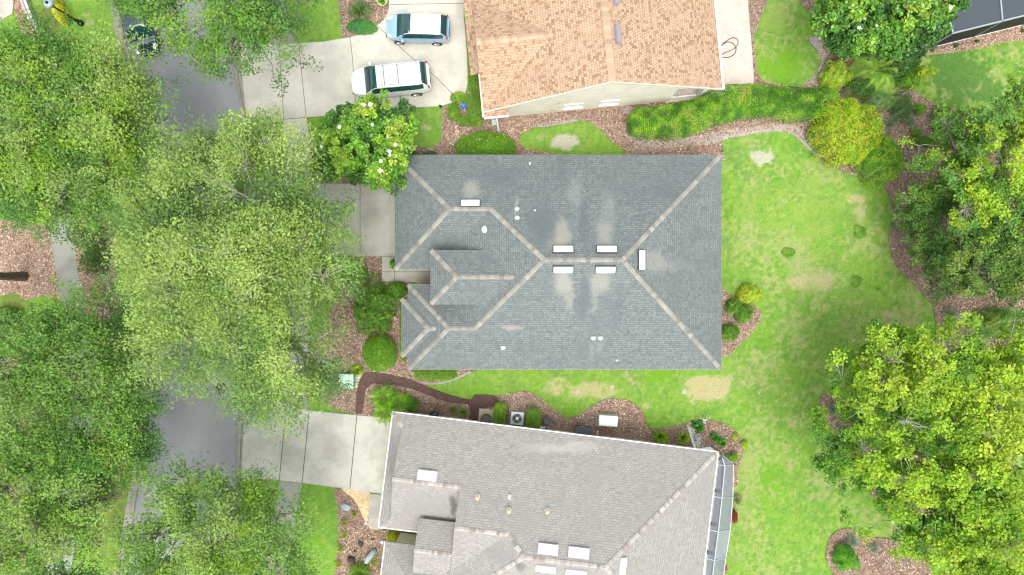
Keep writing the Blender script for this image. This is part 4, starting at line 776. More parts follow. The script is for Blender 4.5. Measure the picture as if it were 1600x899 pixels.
def tree(name, label, cat, blobs, trunk_px, pal, wts, dens=2.4, npl=46, spread=.62, L=.15, Wl=.065, bark=BARK, fork=.42, tr=.26, group=None, gap=-.25, gs=.55, mat=None, flat=.45, seed=1, twigr=.012, low=.35, up=2.0, n1=7, bump=.26, bs=1.5, blossoms=0, elong=2.0, trunk_lean=0, clumpvar=.16):
    """blobs: photo x, photo y, photo rx, ry, real height of the blob centre, vertical radius"""
    global RNG; RNG = np.random.default_rng(seed*101+7)
    Bw = [(*W(x, y, z), z, m_px(rx, z), m_px(ry, z), rz) for x, y, rx, ry, z, rz in blobs]
    tips = []; outs = []
    for cx, cy, cz, rx, ry, rz in Bw:
        n = int(math.pi*rx*ry*dens*3.5); th = RNG.uniform(0, 2*np.pi, n); rr = RNG.uniform(0, 1, n)**.5*.97; lump = 1+.20*np.sin(th*3+cx)+.13*np.sin(th*7+cy*2)+.07*np.sin(th*13+cz)
        x = rr*np.cos(th)*lump; y = rr*np.sin(th)*lump; zt = np.sqrt(np.clip(1-rr**2, 0, 1)); lowm = RNG.random(n) < low; nb = sinnoise(np.stack([cx+x*rx, cy+y*ry, 0*x], 1), bs, seed+50)*1.6; zz = np.where(lowm, zt*RNG.uniform(-.7, .4, n), zt*RNG.uniform(.86, 1.03, n)*(1+bump*nb)+bump*.5*nb)
        p = np.stack([cx+x*rx, cy+y*ry, cz+zz*rz], 1); tips.append(p); outs.append(np.stack([x*rx, y*ry, zz*rz*.5+.2], 1)+RNG.normal(size=(n, 3))*.5)
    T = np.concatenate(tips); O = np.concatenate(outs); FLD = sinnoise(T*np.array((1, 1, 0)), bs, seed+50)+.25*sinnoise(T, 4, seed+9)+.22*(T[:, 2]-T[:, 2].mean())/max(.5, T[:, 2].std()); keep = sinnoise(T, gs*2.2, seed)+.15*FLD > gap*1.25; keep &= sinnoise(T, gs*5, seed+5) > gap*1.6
    T = T[keep]; O = O[keep]; FLD = FLD[keep]; tx, ty = W(*trunk_px); base = np.array((tx, ty, 0.)); root = thing(name, (tx, ty, 0), label, cat, group)
    # limbs
    top = T[:, 2].max(); ctr = T.mean(0); fk = np.array((tx+(ctr[0]-tx)*.25, ty+(ctr[1]-ty)*.25, top*fork)); segs = []
    tp = bend(base, fk, 6, 0, .03); tp[0] = base-(0, 0, .1); segs.append((tp, np.linspace(tr*1.15, tr*.8, 6)*np.array([1.35, 1, 1, 1, 1, 1])))
    Vt, Ft = limb_mesh(segs, 12); mk_np('trunk', Vt, Ft, bark, root, True); segs = []
    i1 = farthest(T, n1, seed); P1 = fk+(T[i1]-fk)*.55; P1[:, 2] -= .3
    i2 = farthest(T, max(n1*3, len(T)//9), seed+1); a2 = T[i2]; d12 = np.linalg.norm(a2[:, None]-P1[None], axis=2).argmin(1); P2 = P1[d12]+(a2-P1[d12])*.72; P2[:, 2] -= .35
    for j, p in enumerate(P1): segs.append((bend(fk, p, 7, .04, .16), np.linspace(tr*.55, tr*.28, 7)))
    for j, p in enumerate(P2): segs.append((bend(P1[d12[j]], p, 6, .05, .16), np.linspace(tr*.24, tr*.09, 6)))
    d23 = ((T[:, None]-P2[None])**2).sum(2).argmin(1)
    for j in range(len(T)):
        segs.append((bend(P2[d23[j]], T[j]+unit(O[j:j+1])[0]*.25, 4, .06, .14), np.linspace(max(tr*.07, twigr*1.4), twigr*.6, 4)))
    V, F = limb_mesh(segs, 4); mk_np('limbs', V, F, bark, root, True)
    V, F, C = leafcloud(T, int(npl*1.75), spread*.84, L*.88, Wl*1.08, pal, wts, O, flat, up, elong=elong, clumpvar=clumpvar, field=FLD)
    mk_np('crown', V, F, mat or LEAF, root, tint=C)
    if blossoms:
        cand = T[np.argsort(-T[:, 2]+RNG.normal(size=len(T))*.8)][:max(blossoms*3, 6)]; cand = cand[RNG.permutation(len(cand))[:blossoms]]; blossom_set(root, cand)
    return root
WHB = simple('blossom_white', (.85, .83, .74), .6)
def blossom_set(root, pts, r=.11):
    g = G(); me = None
    for k, p in enumerate(pts):
        z = p[2]+.35
        if me is None:
            for j in range(8):
                a = j*math.pi/4+(.3 if j % 2 else 0); u = Vector((math.cos(a), math.sin(a), .45 if j % 2 else .15)); s = Vector((-u.y, u.x, 0)); g.add([(0, 0, 0), u*r*.6+s*r*.38, u*r*1.15+Vector((0, 0, r*.1)), u*r*.6-s*r*.38], [(0, 1, 2, 3)])
            o = mk('blossom', [Vector(v)+Vector((p[0], p[1], z)) for v in g.v], g.f, WHB, root); me = o
            # put origin at flower
            lp = root.matrix_basis.inverted() @ Vector((p[0], p[1], z)) if False else Vector((p[0], p[1], z))-root.location
            o.data.transform(Matrix.Translation(-lp)); o.location = lp
        else:
            o = me.copy(); COL.objects.link(o); o.parent = root; o.location = Vector((p[0], p[1], z))-root.location; o.rotation_euler = (random.uniform(-.5, .5), random.uniform(-.5, .5), random.uniform(0, 6)); s = random.uniform(.7, 1.2); o.scale = (s, s, s)
# --- palettes
PALE = [(.24, .38, .09), (.31, .45, .10), (.18, .32, .08), (.38, .50, .13), (.14, .26, .08)]; PALEW = [3, 3, 2.4, 1.2, 1.6]
MIDG = [(.14, .30, .05), (.19, .37, .055), (.10, .24, .05), (.26, .43, .06), (.08, .19, .05)]; MIDW = [3, 3, 2, 1.2, 1.3]
YEL = [(.27, .45, .03), (.36, .53, .04), (.18, .37, .03), (.43, .56, .05), (.10, .26, .03)]; YELW = [3, 3, 2, 1.1, 1.2]
DEEP = [(.07, .17, .035), (.11, .24, .04), (.17, .30, .05), (.05, .12, .035), (.24, .36, .06)]; DEEPW = [3, 3, 1.6, 2, .7]
MAG = [(.17, .37, .03), (.085, .24, .02), (.26, .45, .035), (.045, .14, .02), (.33, .45, .05)]; MAGW = [3.4, 3.4, 1.0, 2.2, .25]
ST = 'street trees along the road'
tree('live_oak', 'widest tree, pale yellow-green, spreading over the road west of the grey roof', 'tree', [(385, 300, 115, 100, 9.6, 2.2), (300, 390, 105, 105, 9.2, 2.1), (455, 420, 92, 90, 9.2, 2.0), (330, 520, 105, 95, 9.2, 2.2), (440, 560, 90, 85, 9.0, 2.0), (360, 420, 120, 110, 10.6, 1.9), (240, 345, 62, 70, 8.6, 1.5), (222, 440, 44, 40, 8.0, 1.2), (500, 345, 55, 62, 8.2, 1.4), (395, 618, 46, 36, 8.0, 1.2), (495, 590, 38, 44, 7.6, 1.2), (300, 250, 62, 62, 8.6, 1.4), (405, 235, 50, 46, 8.8, 1.2), (445, 305, 56, 56, 8.8, 1.3), (380, 215, 50, 34, 8.4, 1.0), (525, 440, 34, 40, 7.6, 1.0)],
     (425, 432), PALE, PALEW, dens=1.75, npl=60, spread=.66, L=.15, Wl=.062, bark=BARKP, tr=.36, gap=-.26, seed=3, n1=11, group=ST, clumpvar=.2)
tree('street_tree', 'mid-green tree overhanging the road and driveway at the top edge', 'tree', [(345, 20, 105, 62, 8.6, 1.9), (270, 20, 44, 36, 8.2, 1.5), (420, 50, 62, 50, 7.8, 1.5), (330, 95, 62, 36, 7.4, 1.3), (450, 15, 54, 40, 7.6, 1.4), (300, -60, 120, 60, 8.6, 2), (206, 8, 38, 32, 7.2, 1.0), (445, 105, 30, 30, 6.6, .8)],
     (412, 15), MIDG, MIDW, dens=1.8, npl=52, spread=.6, L=.15, Wl=.065, tr=.26, gap=-.20, seed=5, n1=8, group=ST)
tree('street_tree', 'large yellow-green tree filling the upper left, below the street lamp', 'tree', [(90, 130, 110, 85, 8.8, 1.9), (60, 220, 120, 100, 9.0, 2.0), (170, 170, 85, 95, 9.0, 1.9), (120, 270, 82, 72, 8.6, 1.7), (215, 195, 40, 60, 7.6, 1.2), (30, 100, 70, 55, 8.2, 1.5), (40, 310, 62, 52, 8.0, 1.4), (196, 136, 52, 34, 8.0, 1.2), (150, 330, 42, 40, 7.2, 1.1), (-50, 200, 70, 110, 8.4, 1.6)],
     (150, 240), YEL[:1]+MIDG[:3]+PALE[:2]+DEEP[1:2], [1.0, 2.8, 2.6, 2, 2.2, 1.2, 1.2], dens=1.9, npl=56, spread=.62, L=.15, Wl=.065, tr=.34, gap=-.27, seed=8, n1=10, group=ST)
tree('street_tree', 'dark green tree at the left edge, just below the patch of bare mulch', 'tree', [(80, 560, 110, 80, 8.6, 1.9), (150, 510, 80, 55, 8.2, 1.6), (190, 590, 62, 62, 8.0, 1.5), (30, 620, 82, 80, 8.8, 1.7), (140, 640, 90, 60, 8.0, 1.6), (-40, 560, 60, 90, 8.2, 1.6)],
     (148, 560), DEEP[1:3]+MIDG[:2]+PALE[:1]+DEEP[:1], [2.4, 2, 2.4, 1.6, 1.2, 1.8], dens=1.7, npl=54, spread=.62, L=.15, Wl=.065, tr=.30, gap=-.24, seed=12, n1=9, group=ST)
tree('street_tree', 'green tree in the bottom left corner, left of the curved kerb', 'tree', [(70, 780, 105, 82, 8.8, 1.9), (165, 710, 72, 52, 8.2, 1.4), (60, 870, 105, 62, 8.6, 1.8), (215, 650, 44, 50, 7.6, 1.2), (200, 715, 44, 40, 7.6, 1.0), (10, 700, 62, 60, 8.4, 1.4), (120, 930, 90, 50, 8.4, 1.5), (118, 790, 46, 56, 7.8, 1.2), (100, 700, 60, 40, 8.4, 1.3), (180, 680, 60, 44, 8, 1.2), (-50, 820, 70, 120, 8.4, 1.6)],
     (140, 800), MIDG[:4]+PALE[:2]+DEEP[:1], [2.4, 2.6, 1.6, .8, 1.4, .8, 2.0], dens=1.75, npl=54, spread=.62, L=.15, Wl=.065, tr=.32, gap=-.25, seed=14, n1=9, group=ST)
tree('street_tree', 'round yellowish-green tree over the road at the bottom edge, below the driveway', 'tree', [(330, 830, 112, 82, 8.6, 2.0), (420, 850, 72, 80, 8.2, 1.7), (250, 870, 66, 62, 8.2, 1.6), (300, 770, 62, 42, 7.8, 1.3), (400, 780, 48, 42, 7.6, 1.2), (340, 930, 130, 60, 8.4, 1.9), (455, 905, 40, 44, 7.2, 1.1)],
     (405, 862), MIDG[:2]+PALE[:3]+YEL[:1], [2, 2.6, 2.0, 1.2, 1.6, 1.2], dens=1.9, npl=54, spread=.6, L=.15, Wl=.065, tr=.28, gap=-.25, seed=17, n1=8, group=ST)
# right side
tree('maple_tree', 'biggest bright yellow-green tree at the right edge of the back lawn', 'tree', [(1400, 600, 95, 75, 7.2, 2.1), (1470, 560, 95, 62, 7.6, 2.0), (1340, 690, 70, 62, 6.6, 1.7), (1430, 690, 105, 82, 8.0, 2.0), (1540, 620, 82, 92, 7.8, 2.0), (1520, 730, 100, 82, 8.2, 2.1), (1290, 720, 34, 40, 5.6, 1.1), (1330, 590, 44, 52, 6.2, 1.4), (1600, 560, 62, 70, 7.4, 1.8), (1380, 540, 50, 36, 6.0, 1.2)],
     (1450, 660), YEL, YELW, dens=2.1, npl=40, spread=.50, L=.17, Wl=.11, bark=BARKP, tr=.26, gap=-.16, seed=21, n1=14, twigr=.016, flat=.5, low=.45, elong=1.15, clumpvar=.22)
tree('maple_tree', 'bright yellow-green tree in the bottom right corner above the mulch island', 'tree', [(1440, 790, 95, 62, 6.8, 1.8), (1540, 830, 100, 82, 7.6, 2.0), (1360, 770, 52, 52, 5.8, 1.3), (1480, 870, 92, 52, 7.2, 1.8), (1610, 780, 72, 90, 7.6, 1.8), (1400, 830, 44, 34, 5.6, 1.0), (1570, 920, 90, 50, 7.4, 1.6)],
     (1510, 812), YEL, YELW, dens=2.1, npl=40, spread=.50, L=.17, Wl=.11, bark=BARKP, tr=.22, gap=-.17, seed=23, n1=12, twigr=.016, flat=.5, low=.45, elong=1.15, clumpvar=.22)
tree('maple_tree', 'airy tree with bare pale branches showing, at the upper right edge below the lawn', 'tree', [(1570, 250, 92, 82, 7.0, 1.9), (1500, 220, 52, 42, 5.4, 1.3), (1470, 245, 48, 40, 5.0, 1.2), (1560, 330, 72, 52, 6.6, 1.6), (1600, 160, 36, 50, 6.6, 1.4), (1530, 300, 62, 44, 6.4, 1.4), (1485, 195, 34, 20, 4.4, .8), (1650, 250, 70, 90, 7, 1.8)],
     (1585, 270), YEL[:2]+MIDG[:2]+YEL[3:4], [2.4, 1.6, 2.6, 2.0, .6], dens=2.1, npl=38, spread=.46, L=.16, Wl=.10, bark=BARKP, tr=.18, gap=-.16, seed=27, n1=11, twigr=.018, flat=.5, low=.4, elong=1.15)
tree('evergreen_tree', 'dense dark green tree at the right edge halfway down, around a small palm', 'tree', [(1530, 400, 72, 60, 5.4, 1.6), (1590, 420, 62, 62, 5.6, 1.6), (1480, 420, 42, 42, 4.2, 1.2), (1570, 350, 50, 34, 4.8, 1.2), (1650, 400, 60, 80, 5.4, 1.5)],
     (1550, 400), DEEP, DEEPW, dens=2.9, npl=46, spread=.46, L=.13, Wl=.07, tr=.2, gap=-.32, seed=29, n1=8, flat=.6, elong=1.1)
tree('evergreen_tree', 'smaller mid-green tree where the mulch path narrows, east of the back lawn', 'tree', [(1440, 330, 38, 40, 3.6, 1.2), (1500, 290, 40, 34, 3.8, 1.0), (1462, 310, 36, 26, 3.4, 1.0), (1450, 390, 44, 30, 3.4, .9), (1420, 345, 18, 24, 2.6, .7)],
     (1450, 345), DEEP[1:3]+MIDG[:2]+YEL[:1], [2.4, 1.5, 2, 1.4, .8], dens=3.2, npl=42, spread=.38, L=.12, Wl=.065, tr=.12, gap=-.3, seed=31, n1=6, flat=.6, elong=1.1)
tree('magnolia_tree', 'large dark glossy magnolia with white blossoms beside the pool cage', 'tree', [(1380, 10, 108, 62, 6.4, 1.9), (1330, 35, 62, 50, 5.8, 1.6), (1425, 22, 48, 44, 5.8, 1.5), (1370, 60, 72, 34, 5.4, 1.3), (1420, -40, 100, 50, 6.4, 1.8), (1400, 75, 44, 22, 4.6, 1.0), (1308, 12, 36, 44, 5.2, 1.2)],
     (1375, 15), [(.12, .29, .03), (.06, .18, .02), (.21, .39, .035), (.035, .11, .02), (.30, .42, .05)], MAGW, dens=3.2, npl=30, spread=.42, L=.22, Wl=.11, tr=.24, gap=-.5, seed=33, mat=LEAFG, n1=8, blossoms=16, flat=.6, low=.4, elong=1.0, clumpvar=.2)
tree('magnolia_tree', 'rounded glossy magnolia with white blossoms at the corner of the grey roof', 'tree', [(575, 222, 62, 58, 4.4, 1.7), (530, 215, 30, 34, 3.6, 1.1), (620, 205, 34, 44, 3.9, 1.3), (590, 265, 42, 32, 3.6, 1.1), (570, 180, 46, 24, 3.6, 1.0), (610, 252, 28, 34, 3.6, 1.0), (540, 258, 26, 20, 3.2, .8)],
     (577, 225), MAG, MAGW, dens=4.3, npl=34, spread=.34, L=.19, Wl=.10, tr=.14, gap=-.62, seed=35, mat=LEAFG, n1=8, blossoms=17, flat=.65, low=.4, elong=1.0, clumpvar=.2)
# tall pine whose trunk leans out of the left edge
pt = Vector((*W(39, 432), 0)); RNG = np.random.default_rng(4)
PT = thing('pine_tree', pt, 'bare brown trunk rising from the mulch at the left edge', 'tree'); tp = bend(np.array(pt), np.array(pt)+(0, 0, 13.), 9, 0, .01); tp[0, 2] = -.1
Vt, Ft = limb_mesh([(tp, np.array([.34, .25, .22, .21, .2, .19, .17, .14, .10]))], 12); mk_np('trunk', Vt, Ft, BARKD, PT, True)
g = np.array(pt)+(0, 0, 12.5)+RNG.normal(size=(90, 3))*np.array((1.3, 1.3, 1.2)); V, F, C = leafcloud(g, 40, .4, .2, .03, DEEP, DEEPW); mk_np('crown', V, F, LEAF, PT, tint=C)

def shrub(name, label, cat, px, py, rx, ry, h, pal, wts, z0=.1, n=900, L=.10, Wl=.055, lump=.12, group=None, mat=None, tilt=.6, rz=0, core=True, parent=None, box=0, sq=2.0):
    """clipped or loose bush: leaves over a lumpy dome round stems"""
    x0, y0 = W(px, py, h*.5); a = m_px(rx, h*.5); b = m_px(ry, h*.5); root = thing(name, (x0, y0, 0), label, cat, group, rz)
    if box: th = RNG.uniform(0, 2*np.pi, n); u = RNG.uniform(0, 1, n)**.5; k = (abs(np.cos(th))**box+abs(np.sin(th))**box)**(-1/box)
    else: th = RNG.uniform(0, 2*np.pi, n); u = RNG.uniform(0, 1, n)**.55; k = 1
    X_ = u*np.cos(th)*k; Y_ = u*np.sin(th)*k; rr = np.hypot(X_, Y_)/k; prof = (np.clip(1-rr**(2*sq), 0, 1))**(1/sq)
    lp = 1+lump*(sinnoise(np.stack([X_*a, Y_*b, 0*X_], 1), 2.6, int(px))+.5*sinnoise(np.stack([X_*a, Y_*b, 0*X_], 1), 7, int(py)))*2
    low = RNG.random(n) < .3; Z_ = h*prof*lp*np.where(low, RNG.uniform(.1, 1, n), RNG.uniform(.93, 1.03, n)); e = np.where(low, 1.0, 1.0)
    P = np.stack([X_*a*e*lp, Y_*b*e*lp, z0+Z_*.97], 1); c, s = math.cos(rz), math.sin(rz); P = np.stack([P[:, 0]*c-P[:, 1]*s+x0, P[:, 0]*s+P[:, 1]*c+y0, P[:, 2]], 1)
    Nn = unit(np.stack([X_*.9, Y_*.9, np.full(n, tilt+.6)], 1)+RNG.normal(size=(n, 3))*.42); D = ortho(Nn)
    pal = np.array(pal); cl = fbm(P[:, 0], P[:, 1], .35, int(px*3), 2); order = np.argsort(np.argsort(cl+RNG.normal(size=n)*.06)); kk_ = np.searchsorted(np.cumsum(wts)/sum(wts), order/n*.9999); T = pal[np.minimum(kk_, len(pal)-1)]*RNG.uniform(.75, 1.25, (n, 1))
    V, F = leaves(P, D, Nn, L*RNG.uniform(.7, 1.3, n), Wl*RNG.uniform(.7, 1.3, n)); mk_np('foliage', V, F, mat or LEAF, root, tint=np.repeat(np.clip(T, 0, 1), 4, 0))
    segs = []
    for _ in range(9):
        t = RNG.uniform(0, 6.28); e_ = np.array((x0+.6*a*math.cos(t), y0+.6*b*math.sin(t), z0+h*.7)); segs.append((bend(np.array((x0, y0, 0.)), e_, 4, 0, .1), np.linspace(.03, .01, 4)))
    V, F = limb_mesh(segs, 4); mk_np('stem', V, F, BARK, root)
    return root
def rosette(name, label, cat, px, py, r, h, n=26, pal=((.2, .4, .03),), wd=.05, droop=.5, group=None, leaflets=0, z0=.0, inner=.05, tr=0.0, mat=None, spread0=.25):
    """blades or fronds arching out of one crown"""
    x0, y0 = W(px, py, z0+h*.6); R_ = m_px(r, z0+h*.6); root = thing(name, (x0, y0, 0), label, cat, group); V = []; F = []; T = []
    for i in range(n):
        th = i*2.399963+random.uniform(-.2, .2); lv = (i/n); L_ = R_*random.uniform(.8, 1.08)*(1-.30*lv); el_ = h*(.35+lv*.9*random.uniform(.8, 1.2)); col = np.array(pal[random.randrange(len(pal))])*random.uniform(.8, 1.2); K = 7
        d = Vector((math.cos(th), math.sin(th), 0)); s = Vector((-d.y, d.x, 0)); pts = []
        for k in range(K+1):
            t = k/K; pts.append(Vector((x0, y0, z0+tr))+d*(inner+L_*(t**.9))+Vector((0, 0, el_*math.sin(min(1, t*1.15)*math.pi*.62)-droop*h*t*t*.9))+s*(math.sin(t*2+i)*.04*L_))
        if leaflets:
            m = leaflets
            for k in range(m):
                t = .12+.88*k/m; f = t*K; j = min(K-1, int(f)); p = pts[j].lerp(pts[j+1], f-j); tg = (pts[j+1]-pts[j]).normalized(); ll = wd*(math.sin(min(1, t*1.05)*math.pi)*.9+.25)
                for sg in (-1, 1):
                    q = p+s*sg*ll+tg*ll*.55-Vector((0, 0, ll*.25)); wv = tg*(L_/m*.36); b = len(V); V += [p-wv, p+wv, q]; F.append((b, b+1, b+2)); T += [col]*3
            for k in range(K):
                b = len(V); w_ = s*.02; V += [pts[k]-w_, pts[k]+w_, pts[k+1]]; F.append((b, b+1, b+2)); T += [col*1.3]*3
        else:
            for k in range(K):
                w0 = wd*math.sin((.15+.85*(1-k/K))*math.pi*.62); w1 = wd*math.sin((.15+.85*(1-(k+1)/K))*math.pi*.62) if k < K-1 else .002; b = len(V)
                V += [pts[k]-s*w0, pts[k], pts[k+1], pts[k+1]-s*w1, pts[k]+s*w0, pts[k+1]+s*w1]
                for q_ in (0, 3, 4, 5): V[b+q_] = V[b+q_]+Vector((0, 0, wd*.25))
                F += [(b, b+1, b+2), (b, b+2, b+3), (b+1, b+4, b+5), (b+1, b+5, b+2)]; T += [col]*6
    T = np.clip(np.array(T), 0, 1); mk_np('fronds' if leaflets else 'leaves', np.array([tuple(v) for v in V]), np.array(F), mat or LEAF, root, tint=T)
    if tr: G().tube([(x0, y0, 0), (x0, y0, z0+tr)], [.10, .07], 8).mk('trunk', BARKD, root, True)
    else: G().lathe((x0, y0, 0), [(.05, 0), (.045, .08), (.01, .1)], 8).mk('crown_base', BARKD, root)
    return root
HED = [(.13, .32, .015), (.19, .40, .02), (.09, .24, .015), (.28, .46, .03)]; HEDW = [3, 3, 2, 1]
LIM = [(.34, .50, .03), (.44, .56, .04), (.22, .42, .03), (.50, .58, .08)]; LIMW = [3, 2, 2, 1]
DKS = [(.05, .14, .02), (.08, .20, .025), (.03, .09, .02), (.13, .27, .03)]; DKSW = [3, 3, 2, 1]
BLG = [(.20, .30, .17), (.28, .38, .24), (.14, .24, .14)]; BLGW = [1, 1, 1]
# hedges
RNG = np.random.default_rng(77)
def hedge(name, label, pts, w, h, pal, wts, dens=520, L=.10, Wl=.06, group=None, cat='hedge'):
    c = smooth_poly(pxpoly(pts, h*.8), .1, 0, closed=False); A = np.array(c); x0, y0 = A.mean(0); root = thing(name, (x0, y0, 0), label, cat, group); seg = np.linalg.norm(np.diff(A, axis=0), axis=1).sum(); n = int(seg*w*dens)
    i = RNG.integers(0, len(A)-1, n); T_ = np.gradient(A, axis=0); T_ = unit(T_); Nv = np.stack([-T_[:, 1], T_[:, 0]], 1); u = RNG.uniform(-1, 1, n); t = i/(len(A)-1); ends = np.minimum(1, np.sqrt(np.clip(np.minimum(t, 1-t)*seg/(w*.5), 0.02, 1)*(2-np.clip(np.minimum(t, 1-t)*seg/(w*.5), 0, 1))))
    wn_ = fbm(A[i, 0], A[i, 1], 1.5, 3)*.35+.82; x = A[i, 0]+Nv[i, 0]*u*w/2*ends*wn_; y = A[i, 1]+Nv[i, 1]*u*w/2*ends*wn_; side = RNG.random(n) < .25
    z = h*(1-abs(u)**5)**.3*(.84+.14*fbm(x, y, .45, 5)+.16*fbm(x+3, y+5, 1.3, 15)); z = np.where(side, z*RNG.uniform(.1, 1, n), z*RNG.uniform(.95, 1.03, n)); P = np.stack([x, y, z], 1)
    Nn = unit(np.stack([Nv[i, 0]*u, Nv[i, 1]*u, np.full(n, 1.2)], 1)+RNG.normal(size=(n, 3))*.45); D = ortho(Nn); cl = fbm(x, y, .5, 9, 3); o_ = np.argsort(np.argsort(cl+RNG.normal(size=n)*.08)); kq = np.searchsorted(np.cumsum(wts)/sum(wts), o_/n*.9999)
    T = np.array(pal)[np.minimum(kq, len(pal)-1)]*RNG.uniform(.7, 1.3, (n, 1)); V, F = leaves(P, D, Nn, L*RNG.uniform(.7, 1.3, n), Wl*RNG.uniform(.7, 1.3, n)); mk_np('foliage', V, F, LEAF, root, tint=np.repeat(np.clip(T, 0, 1), 4, 0))
    segs = []
    for k in range(0, len(A), 4):
        e_ = np.array((A[k, 0]+RNG.normal()*.2, A[k, 1]+RNG.normal()*.2, h*.75)); segs.append((bend(np.array((A[k, 0], A[k, 1], 0.)), e_, 4, 0, .1), np.linspace(.03, .01, 4)))
    V, F = limb_mesh(segs, 4); mk_np('stem', V, F, BARK, root); return root
HEY = [(.07, .22, .012), (.13, .36, .015), (.22, .48, .02), (.36, .54, .035), (.36, .40, .09)]
hedge('hedge', 'long wavy clipped hedge east of the cream gable wall, below the patio', [(984, 190), (1020, 189), (1062, 186), (1102, 173), (1140, 158), (1180, 155), (1222, 158), (1262, 160), (1310, 158)], 2.15, 1.7, HEY, [2.6, 3.6, 2.6, 1.0, .5], dens=900)
GH = 'clipped hedges round the blue ornament'
shrub('clipped_hedge', 'tall straight block of the clipped hedges, against the gutter of the tan roof', 'hedge', 743, 171, 12.5, 28, 1.0, HED, HEDW, n=3600, L=.07, Wl=.035, lump=.03, group=GH, box=8, sq=4)
shrub('clipped_hedge', 'curved clipped hedge on the left side of the blue ornament', 'hedge', 709, 176, 11, 14, .8, HED, HEDW, n=1500, L=.07, Wl=.035, lump=.05, group=GH, sq=3)
shrub('clipped_hedge', 'smallest clipped hedge block, directly below the blue ornament', 'hedge', 725, 189, 9, 9, .8, HED, HEDW, n=900, L=.07, Wl=.035, lump=.04, group=GH, box=5, sq=3)
shrub('low_shrub', 'soft lime-edged low shrub above the blue ornament by the driveway', 'shrub', 718, 153, 15, 9, .6, LIM[:3]+HED[:2], [2, 1, 2, 2, 2], n=1100, L=.12, Wl=.03, lump=.12)
shrub('clipped_hedge', 'narrow hedge strip along the west gutter of the tan-roofed house', 'hedge', 740, 116, 8, 26, .9, HED, HEDW, n=2200, L=.08, Wl=.04, lump=.1, box=6, sq=3)
shrub('clipped_hedge', 'hedge strip at the top edge between driveway and tan roof', 'hedge', 731, 10, 6, 28, .7, HED, HEDW, n=1800, L=.08, Wl=.04, lump=.06, box=6, sq=3)
shrub('flower_bush', 'tiny pinkish bush at the lower end of the top hedge strip', 'shrub', 733, 44, 6, 7, .5, [(.45, .30, .25), (.15, .3, .04), (.5, .42, .34)], [1, 2, 1], n=420, L=.07, Wl=.05, lump=.2)
shrub('flower_plant', 'small orange and yellow flowers under the west gutter of the tan roof', 'flowers', 749, 118, 3.4, 12, .4, [(.7, .35, .03), (.75, .6, .05), (.15, .3, .04)], [1, 1, 2], n=260, L=.07, Wl=.05, lump=.2)
shrub('round_hedge', 'wide half-round hedge touching the north eave of the grey roof', 'hedge', 759, 231, 49, 26, 1.2, HED, HEDW, n=9500, L=.09, Wl=.045, lump=.04, sq=2.6)
shrub('round_hedge', 'small dark shrub at the north eave, between the magnolia and the half-round hedge', 'hedge', 672, 243, 12, 7, .8, DKS, DKSW, n=900, L=.08, Wl=.04, lump=.06)
shrub('round_hedge', 'dark shrub at the northwest roof corner, touching the magnolia crown', 'hedge', 645, 244, 12, 8, .8, DKS, DKSW, n=900, L=.08, Wl=.04, lump=.06)
shrub('round_hedge', 'dark rounded shrub at the west foot of the magnolia, above the driveway', 'hedge', 505, 259, 23, 24, 1.4, DKS[1:2]+HED[:3], [3, 2, 2, 2], n=3200, L=.09, Wl=.045, lump=.07)
shrub('round_hedge', 'neat egg-shaped clipped bush in the mulch west of the grey roof', 'hedge', 593, 552, 27, 30, 1.5, HED, HEDW, n=6400, L=.09, Wl=.045, lump=.03, sq=2.6)
shrub('clipped_hedge', 'low hedge showing under the south eave, above the brick path', 'hedge', 680, 584, 34, 11, .9, HED, HEDW, n=3800, L=.07, Wl=.035, lump=.03, box=3, sq=3)
shrub('clipped_hedge', 'thin line of hedge under the west eave of the small bay roof', 'hedge', 630, 520, 5, 46, .8, HED, HEDW, n=2200, L=.07, Wl=.035, lump=.03, box=5, sq=3)
LO = [(.10, .26, .02), (.15, .34, .025), (.06, .17, .02), (.24, .42, .03)]
shrub('loose_shrub', 'big loose leafy shrub beside the entry walk of the grey house', 'shrub', 585, 480, 36, 44, 1.8, LO, [3, 3, 2, 1], n=6800, L=.16, Wl=.045, lump=.26)
shrub('loose_shrub', 'leafy shrub below the front walk, touching the porch roof edge', 'shrub', 618, 453, 18, 13, 1.1, LO, [3, 3, 2, 1], n=1500, L=.10, Wl=.055, lump=.16)
shrub('loose_shrub', 'slim upright shrub at the garage corner of the grey roof', 'shrub', 614, 413, 5, 9, 1.2, LO, [3, 3, 2, 1], n=420, L=.09, Wl=.045, lump=.15)
shrub('loose_shrub', 'tree-shaded shrub west of the big loose shrub by the mulch', 'shrub', 548, 428, 26, 24, 1.3, LO, [3, 3, 2, 1], n=2200, L=.12, Wl=.05, lump=.2)
shrub('golden_shrub', 'round golden-orange shrub east of the long wavy hedge', 'shrub', 1322, 206, 57, 53, 2.4, [(.26, .44, .02), (.38, .52, .02), (.48, .54, .03), (.14, .32, .02), (.54, .44, .05)], [2.6, 3, 2.4, 2, .8], n=14000, L=.12, Wl=.075, lump=.10, sq=2.4)
shrub('loose_shrub', 'bright green shrub on the lower right shoulder of the golden shrub', 'shrub', 1373, 248, 36, 38, 1.9, HED[:2]+LIM[:1]+LO[:1], [3, 3, 2, 2], n=7200, L=.11, Wl=.06, lump=.16)
shrub('loose_shrub', 'grey-green shrub between the golden shrub and the fan palm', 'shrub', 1372, 158, 24, 18, 1.5, BLG[:1]+LO[:2]+[(.24, .34, .12)], [2, 2, 2, 2], n=2600, L=.11, Wl=.03, lump=.18)
shrub('loose_shrub', 'dark shrub right of the fan palm, above the bare mulch', 'shrub', 1408, 168, 20, 24, 1.5, DKS+BLG[:1], [3, 3, 1.4, 1, 1], n=2200, L=.11, Wl=.04, lump=.22)
